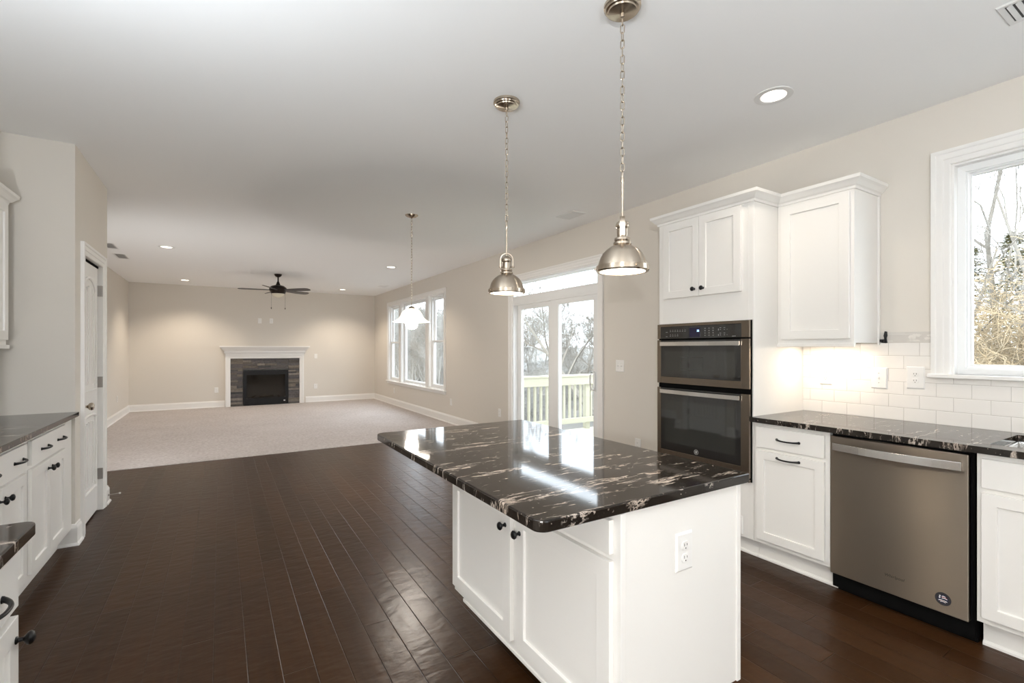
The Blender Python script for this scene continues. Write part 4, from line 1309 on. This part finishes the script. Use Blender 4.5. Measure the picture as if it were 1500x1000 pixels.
def chain(z0, z1, x, y, link=0.030, r=0.0022, hw=0.008):
    mb = MB()
    n = max(1, int(round((z1 - z0) / (link - 2 * r))))
    st = (z1 - z0) / n
    for i in range(n):
        zc = z0 + st * (i + 0.5)
        pts = []
        hl = st / 2 + r
        for k in range(14):
            a = 2 * pi * k / 14
            h = hw * cos(a); v = (hl - hw) * (1 if sin(a) > 0 else -1) + hw * sin(a)
            ang = (i % 2) * pi / 2 + 0.5 + 0.25 * sin(i * 1.7)
            pts.append((x + h * cos(ang), y + h * sin(ang), zc + v))
        mb.tube(pts, r, 6, closed=True)
    return mb


CANOPY = [(0.075, 0.0), (0.075, -0.012), (0.070, -0.016), (0.068, -0.022), (0.060, -0.024), (0.058, -0.030), (0.050, -0.032), (0.010, -0.036), (0.008, -0.050), (0.0, -0.052)]


def pendant(x, y, yaw, label):
    p = thing('pendant_light', label, 'pendant lamp', (x, y, H))
    MB().lathe(CANOPY, (x, y, H), 40).build('canopy', NICKEL, p, smooth=True)
    chain(2.045, 2.705, x, y, 0.036, 0.0021, 0.0078).build('chain', NICKEL, p, smooth=True)
    MB().lathe([(0.0, 2.055), (0.006, 2.052), (0.0075, 2.035), (0.005, 2.03), (0.0048, 1.895), (0.0048, 1.87)], (x, y, 0), 16).build('rod', NICKEL, p, smooth=True)
    c, s = cos(yaw), sin(yaw)
    pts = []
    for k in range(15):
        a = pi * k / 14
        h = 0.034 * cos(a)
        v = 1.855 + 0.034 * sin(a)
        pts.append((x + h * c, y + h * s, v))
    pts = [(x + 0.034 * c, y + 0.034 * s, 1.808)] + pts + [(x - 0.034 * c, y - 0.034 * s, 1.808)]
    # flat strap: wide across the yoke's own plane normal
    mb = MB()
    nx, ny = -s * 0.010, c * 0.010
    N = len(pts)
    vs = []
    for q in pts:
        rad = Vector((q[0] - x, q[1] - y, q[2] - 1.855)); rad = Vector((rad.x, rad.y, max(rad.z, 0)))
        rad = rad.normalized() * 0.003 if rad.length > 1e-6 else Vector((0, 0, .003))
        for sg in (-1, 1):
            for rr in (0, 1):
                vs.append((q[0] + sg * nx + rr * rad.x, q[1] + sg * ny + rr * rad.y, q[2] + rr * rad.z))
    fs = []
    for i in range(N - 1):
        a, b = i * 4, (i + 1) * 4
        for e, f in ((0, 1), (1, 3), (3, 2), (2, 0)):
            fs.append((a + e, a + f, b + f, b + e))
    fs += [(0, 1, 3, 2), ((N - 1) * 4, (N - 1) * 4 + 2, (N - 1) * 4 + 3, (N - 1) * 4 + 1)]
    mb.add(vs, fs)
    for sg in (-1, 1):
        mb.tube([(x + sg * 0.020 * c, y + sg * 0.020 * s, 1.815), (x + sg * 0.044 * c, y + sg * 0.044 * s, 1.815)], 0.005, 10)
    mb.build('yoke', NICKEL, p)
    prof = [(0.0, 1.876), (0.012, 1.874), (0.024, 1.866), (0.028, 1.855), (0.027, 1.845), (0.022, 1.839), (0.0215, 1.806), (0.031, 1.802), (0.033, 1.793), (0.030, 1.788), (0.036, 1.784), (0.037, 1.776), (0.034, 1.773), (0.050, 1.765), (0.066, 1.753), (0.076, 1.743), (0.078, 1.738), (0.080, 1.738), (0.089, 1.722), (0.096, 1.702), (0.0995, 1.688), (0.106, 1.687), (0.107, 1.668), (0.104, 1.664), (0.092, 1.664), (0.092, 1.668), (0.095, 1.69), (0.076, 1.733), (0.03, 1.77), (0.0, 1.775)]
    MB().lathe(prof, (x, y, 0), 56).build('shade', NICKEL, p, smooth=True)
    for k in range(3):
        a = yaw + pi / 2 + 2 * pi * k / 3
        ux, uy = cos(a), sin(a)
        MB().tube([(x + 0.104 * ux, y + 0.104 * uy, 1.678), (x + 0.114 * ux, y + 0.114 * uy, 1.678)], 0.0045, 10).build('thumb_screw', NICKEL, p)
    MB().lathe([(0.092, 1.6665), (0.06, 1.6655), (0.0, 1.665)], (x, y, 0), 48, cap=False).build('diffuser', PENDLENS, p, smooth=True)
    light('pendant_glow', 'SPOT', (x, y, 1.66), 18, (1.0, 0.86, 0.68), 0.07, parent=p, spot=150, blend=0.6)
    return p


pendant(1.400, 1.42, radians(46), 'brushed nickel dome pendant on a chain above the near end of the island')
pendant(1.387, 2.322, radians(-31), 'brushed nickel dome pendant on a chain above the far end of the island')

x, y = 1.714, 4.823
p = thing('glass_pendant', 'lit white glass bell pendant hanging on a long chain', 'pendant lamp', (x, y, H))
MB().lathe([(0.067, 0), (0.066, -0.006), (0.05, -0.018), (0.02, -0.028), (0.006, -0.034), (0, -0.036)], (x, y, H), 32).build('canopy', NICKEL, p, smooth=True)
chain(1.865, 2.72, x, y, 0.034, 0.0021, 0.0075).build('chain', NICKEL, p, smooth=True)
MB().lathe([(0.0, 1.875), (0.004, 1.87), (0.004, 1.80), (0.010, 1.796), (0.030, 1.786), (0.036, 1.774), (0.036, 1.766), (0, 1.764)], (x, y, 0), 24).build('cap', NICKEL, p, smooth=True)
MB().lathe([(0.030, 1.772), (0.060, 1.764), (0.088, 1.745), (0.105, 1.72), (0.118, 1.69), (0.140, 1.662), (0.170, 1.643), (0.190, 1.634), (0.190, 1.630), (0.170, 1.638), (0.138, 1.656), (0.114, 1.685), (0.100, 1.716), (0.085, 1.738), (0.03, 1.768)], (x, y, 0), 48, cap=False).build('shade', SHADEGLASS, p, smooth=True)
MB().lathe([(0.0, 1.70), (0.03, 1.695), (0.056, 1.672), (0.068, 1.64), (0.068, 1.61), (0.055, 1.575), (0.03, 1.557), (0, 1.552)], (x, y, 0), 32).build('bulb', BULB, p, smooth=True)
light('bell_glow', 'POINT', (x, y, 1.52), 50, (1.0, 0.91, 0.80), 0.06, parent=p)

# ceiling fan
x, y = 0.925, 9.989
f_ = thing('ceiling_fan', 'dark bronze five blade ceiling fan with pull chains', 'ceiling fan', (x, y, H))
MB().lathe([(0.066, 0), (0.066, -0.010), (0.055, -0.035), (0.035, -0.052), (0.014, -0.060), (0, -0.06)], (x, y, H), 32).build('canopy', BRONZE, f_, smooth=True)
MB().lathe([(0.012, 2.70), (0.012, 2.62), (0.018, 2.612), (0.035, 2.565), (0.042, 2.545), (0.0, 2.54)], (x, y, 0), 24).build('downrod', BRONZE, f_, smooth=True)
MB().lathe([(0.0, 2.548), (0.06, 2.545), (0.11, 2.53), (0.145, 2.50), (0.155, 2.47), (0.152, 2.445), (0.135, 2.42), (0.125, 2.395), (0.122, 2.385), (0, 2.385)], (x, y, 0), 48).build('motor_housing', BRONZE, f_, smooth=True)
MB().lathe([(0.114, 2.384), (0.110, 2.365), (0.085, 2.335), (0.05, 2.318), (0, 2.312)], (x, y, 0), 40, cap=False).build('glass_bowl', CREAMGLASS, f_, smooth=True)
for k in range(5):
    a = radians(174 + 72 * k)
    c, s = cos(a), sin(a)
    tilt = radians(-13)
    def bm_(r, q, h, c=c, s=s):
        qq = q * cos(tilt) - h * sin(tilt); hh = q * sin(tilt) + h * cos(tilt)
        return (x + r * c - qq * s, y + r * s + qq * c, 2.452 + hh)
    poly = [(0.13, -0.035), (0.22, -0.05), (0.45, -0.067), (0.60, -0.066), (0.645, -0.05), (0.665, -0.02), (0.665, 0.02), (0.645, 0.05), (0.60, 0.066), (0.45, 0.067), (0.22, 0.05), (0.13, 0.035)]
    MB().prism(poly, -0.004, 0.004, bm_).build('blade', FANBLADE, f_, bevel=0.002)
for sg in (-1, 1):
    cx, cy = x + sg * 0.118, y - 0.03
    MB().tube([(cx, cy, 2.39), (cx, cy, 2.125)], 0.0016, 6).lathe([(0.002, 2.125), (0.007, 2.118), (0.007, 2.095), (0.0, 2.09)], (cx, cy, 0), 10).build('pull_chain', BRONZE, f_)

# ------------------------------------------------------------------ outside
GZ = -1.3
def gridmesh(x0, x1, y0, y1, nx, ny, fz):
    mb = MB()
    vs = [(x0 + (x1 - x0) * i / nx, y0 + (y1 - y0) * j / ny) for j in range(ny + 1) for i in range(nx + 1)]
    vs = [(a, b, fz(a, b)) for a, b in vs]
    fs = [(j * (nx + 1) + i, j * (nx + 1) + i + 1, (j + 1) * (nx + 1) + i + 1, (j + 1) * (nx + 1) + i) for j in range(ny) for i in range(nx)]
    return mb.add(vs, fs)
def gz(a, b):
    return GZ + 0.12 * sin(a * 0.9) * cos(b * 0.7) + max(0, a - 9) * 0.015
struct(gridmesh(3.7, 80, -30, 90, 40, 60, gz).build('ground', GROUND, recalc=True), 'leaf covered ground outside the windows', 'ground')
def hz(a, b):
    k = max(0, a - 26)
    return -1.5 + 2.4 * (1 - math.exp(-k / 9)) + 0.5 * sin(b * 0.35) + 0.3 * sin(b * 1.1 + a)
struct(gridmesh(26, 90, -45, 110, 30, 120, hz).build('hill', HILL), 'grey wooded hillside beyond the yard', 'hillside')

# deck and railing
dk = MB()
for i in range(23):
    yy = 3.05 + i * 0.146
    dk.box(3.668, 6.85, yy, yy + 0.140, -0.068, -0.03)
dk.box(3.668, 6.85, 3.05, 3.09, -0.26, -0.069).box(3.668, 6.85, 6.36, 6.40, -0.26, -0.069).box(6.81, 6.85, 3.09, 6.36, -0.26, -0.069)
for a in (3.8, 6.75):
    for b in (3.15, 6.3):
        dk.box(a - 0.05, a + 0.05, b - 0.05, b + 0.05, GZ - 0.2, -0.069)
tag(dk.build('deck', PTWOOD), 'pale pine deck outside the sliding glass door', 'deck')


def railing(label, along, p, a0, a1, n_b, posts):
    def mp(u, v, w):
        return (u, p + w, v) if along == 'x' else (p + w, u, v)
    r = thing('deck_railing', label, 'railing', mp((a0 + a1) / 2, -0.03, 0))
    MB().box(a0, a1, 0.872, 0.905, -0.075, 0.065, mp).build('top_rail', PTWOOD, r, bevel=0.003)
    MB().box(a0, a1, 0.735, 0.871, -0.062, -0.024, mp).build('upper_board', PTWOOD, r, bevel=0.002)
    MB().box(a0, a1, 0.085, 0.175, -0.062, -0.024, mp).build('lower_board', PTWOOD, r, bevel=0.002)
    for u in posts:
        MB().box(u - 0.045, u + 0.045, -0.029, 0.871, -0.0239, 0.06, mp).build('post', PTWOOD, r, bevel=0.002)
    n_ = int((a1 - a0) / n_b)
    for i in range(n_):
        u = a0 + 0.06 + i * n_b
        if any(abs(u - q) < 0.07 for q in posts):
            continue
        MB().box(u - 0.017, u + 0.017, 0.09, 0.75, -0.0238, 0.012, mp).build('baluster', PTWOOD, r)
    return r


railing('pale pine deck railing seen through the sliding door', 'x', 6.35, 3.67, 6.8, 0.118, (3.73, 5.42, 6.74))
railing('pale pine deck railing along the outer edge of the deck', 'y', 6.78, 3.1, 6.26, 0.118, (3.15, 4.7))


def branchy(seed, height, r0, levels=4, lean=(0, 0), spread=0.6, split=3, up=0.25, seglen=4, crook=0.18, kids_from=0.3, sides=3, shrink=0.62, rmin=0.0022):
    rnd = random.Random(seed)
    mb = MB()
    vs, fs = mb.v, mb.f
    stack = [(Vector((0, 0, -0.2)), Vector((lean[0], lean[1], 1)).normalized(), height * 0.8, r0, 0)]
    while stack:
        p, d, L, r, lv = stack.pop()
        n = max(2, seglen - (lv > 2))
        pts = [p.copy()]; rs = [r]
        q = p.copy(); dd = d.copy()
        for i in range(n):
            dd = (dd + Vector((rnd.gauss(0, crook), rnd.gauss(0, crook), rnd.gauss(0, crook) + up * 0.15))).normalized()
            q = q + dd * (L / n)
            pts.append(q.copy()); rs.append(max(rmin, r * (1 - 0.8 * (i + 1) / n)))
        mb.tube(pts, rs, 6 if lv == 0 else sides)
        if lv < levels:
            nk = int(split * (2.6 if lv == 0 else 1.5) + rnd.random() * 2)
            for k in range(nk):
                t_ = kids_from + (1 - kids_from) * (k + rnd.random()) / nk
                idx = min(n - 1, int(t_ * n)); f = t_ * n - idx
                bp = pts[idx].lerp(pts[idx + 1], f)
                ax = (pts[idx + 1] - pts[idx]).normalized()
                sd = Vector((rnd.gauss(0, 1), rnd.gauss(0, 1), rnd.gauss(0, 0.5)))
                sd = (sd - ax * sd.dot(ax)).normalized()
                nd = (ax * (1 - spread) + sd * spread + Vector((0, 0, up))).normalized()
                stack.append((bp, nd, L * shrink * rnd.uniform(0.6, 1.05) * (1 - 0.35 * t_), max(0.003, rs[idx] * 0.5), lv + 1))
    return mb


def place(src, loc, rz, sc, label, cat, group=None):
    o = src.copy()
    COL.objects.link(o)
    o.location = loc; o.rotation_euler = (0, 0, rz); o.scale = (sc, sc, sc)
    tag(o, label, cat, group)
    return o


def proto(name, mb, mat):
    me = bpy.data.meshes.new(name)
    me.from_pydata(mb.v, [], mb.f)
    me.materials.append(mat)
    return bpy.data.objects.new(name, me)


T1 = proto('bare_tree', branchy(1, 9, 0.10, 4, spread=0.5, up=0.3, split=4, rmin=0.006), BARK2)
T2 = proto('bare_tree', branchy(2, 10, 0.11, 4, spread=0.45, up=0.35, kids_from=0.3, split=4, rmin=0.006), BARK2)
T3 = proto('bare_tree', branchy(3, 8, 0.09, 4, spread=0.6, up=0.2, split=4, rmin=0.006), BARK)
T4 = proto('bare_tree', branchy(8, 7.5, 0.13, 4, lean=(-0.55, 0.95), spread=0.62, up=0.22, split=4, crook=0.12, kids_from=0.15), BARK)
T5 = proto('bare_tree', branchy(14, 5.2, 0.055, 4, spread=0.55, up=0.22, split=3, crook=0.16, kids_from=0.2), BARK)
SH = proto('thicket_shrub', branchy(21, 2.0, 0.03, 4, spread=0.75, up=0.1, split=4, crook=0.3, kids_from=0.02, shrink=0.75), BARK2)
SG = proto('golden_shrub', branchy(22, 1.9, 0.028, 4, spread=0.8, up=0.08, split=4, crook=0.3, kids_from=0.02, shrink=0.78), GOLD)

place(T4, (10.4, 10.6, GZ), radians(0), 1.0, 'bare tree leaning over behind the deck railing', 'tree')
place(T2, (11.5, 15.5, GZ), 1.0, 0.62, 'tall slim bare tree seen through the fixed door panel', 'tree')
place(T1, (10.8, 17.0, GZ), 2.2, 0.6, 'bare tree next to the slim tree through the fixed door panel', 'tree')
place(T5, (9.0, 2.03, GZ), 0.4, 1.05, 'thin bare tree in front of the kitchen window', 'tree')
place(T5, (11.2, 2.35, GZ), 2.4, 1.35, 'taller bare tree behind the thin one at the kitchen window', 'tree')
place(T5, (13.0, 3.1, GZ), 5.2, 1.75, 'tallest bare tree seen through the kitchen window', 'tree')
place(T5, (7.9, 1.35, GZ), 4.1, 0.95, 'bare tree at the edge of the kitchen window view', 'tree')
random.seed(77)
GRP = 'bare trees of the woods behind the house'
LBL = 'bare grey tree in the woods behind the house'
for i in range(160):
    if i >= 120:
        xx = random.uniform(7.5, 16); yy = xx * random.uniform(2.2, 3.4)
    elif i % 4:
        yy = random.uniform(9, 46); xx = random.uniform(12.5, 34)
    else:
        yy = random.uniform(-4, 12); xx = random.uniform(16, 32)
    zz = max(gz(xx, yy), hz(xx, yy)) - 0.1
    dd_ = xx * 0.524 + yy * 0.852
    hh = 1.35 + dd_ * (0.085 + 0.035 * random.random()) - zz
    place((T1, T2, T3)[i % 3], (xx, yy, zz), random.uniform(0, 6.28), hh / (10.5, 11.5, 9.3)[i % 3], LBL, 'tree', GRP)
for i in range(40):
    yy = random.uniform(7.5, 40); xx = random.uniform(8.5, 16) + yy * 0.1
    place(SH, (xx, yy, gz(xx, yy)), random.uniform(0, 6.28), random.uniform(0.9, 1.5), 'grey leafless shrub of the thicket behind the deck', 'shrub', 'thicket shrubs behind the deck')
for i in range(20):
    xx = random.uniform(8.0, 12.5); yy = random.uniform(0.0, 0.30) * xx + random.uniform(-0.3, 0.2)
    place(SG, (xx, yy, gz(xx, yy)), random.uniform(0, 6.28), random.uniform(1.45, 1.95), 'golden leafless shrub outside the kitchen window', 'shrub', 'golden shrubs outside the kitchen window')
# evergreens further off
rnd = random.Random(9)
mb = MB()
for k in range(2600):
    t_ = rnd.random() ** 0.8
    zz = 0.3 + 4.2 * t_
    R = (1 - t_) * 1.5 + 0.1
    a = rnd.uniform(0, 6.28); r = R * sqrt(rnd.random())
    c0 = Vector((r * cos(a), r * sin(a), zz - 0.15 * r))
    d = Vector((cos(a), sin(a), rnd.uniform(-.4, .3))).normalized() * rnd.uniform(0.12, 0.3)
    w = Vector((-sin(a), cos(a), rnd.uniform(-.3, .3))) * 0.035
    k0 = len(mb.v)
    mb.v += [tuple(c0 - w), tuple(c0 + w), tuple(c0 + d)]
    mb.f.append((k0, k0 + 1, k0 + 2))
EV = proto('evergreen_tree', mb, EVERG)
for i, (xx, yy, s_) in enumerate(((13.5, 2.6, 1.0), (15.5, 1.0, 1.15), (14.5, 4.2, 0.85), (12.5, 0.6, 0.8), (20.0, 5.2, 1.25), (22.0, 4.6, 1.4))):
    place(EV, (xx, yy, gz(xx, yy)), i, s_, ('wide', 'tall', 'small', 'low', 'distant', 'most distant')[i] + ' olive evergreen beyond the kitchen window shrubs', 'tree')
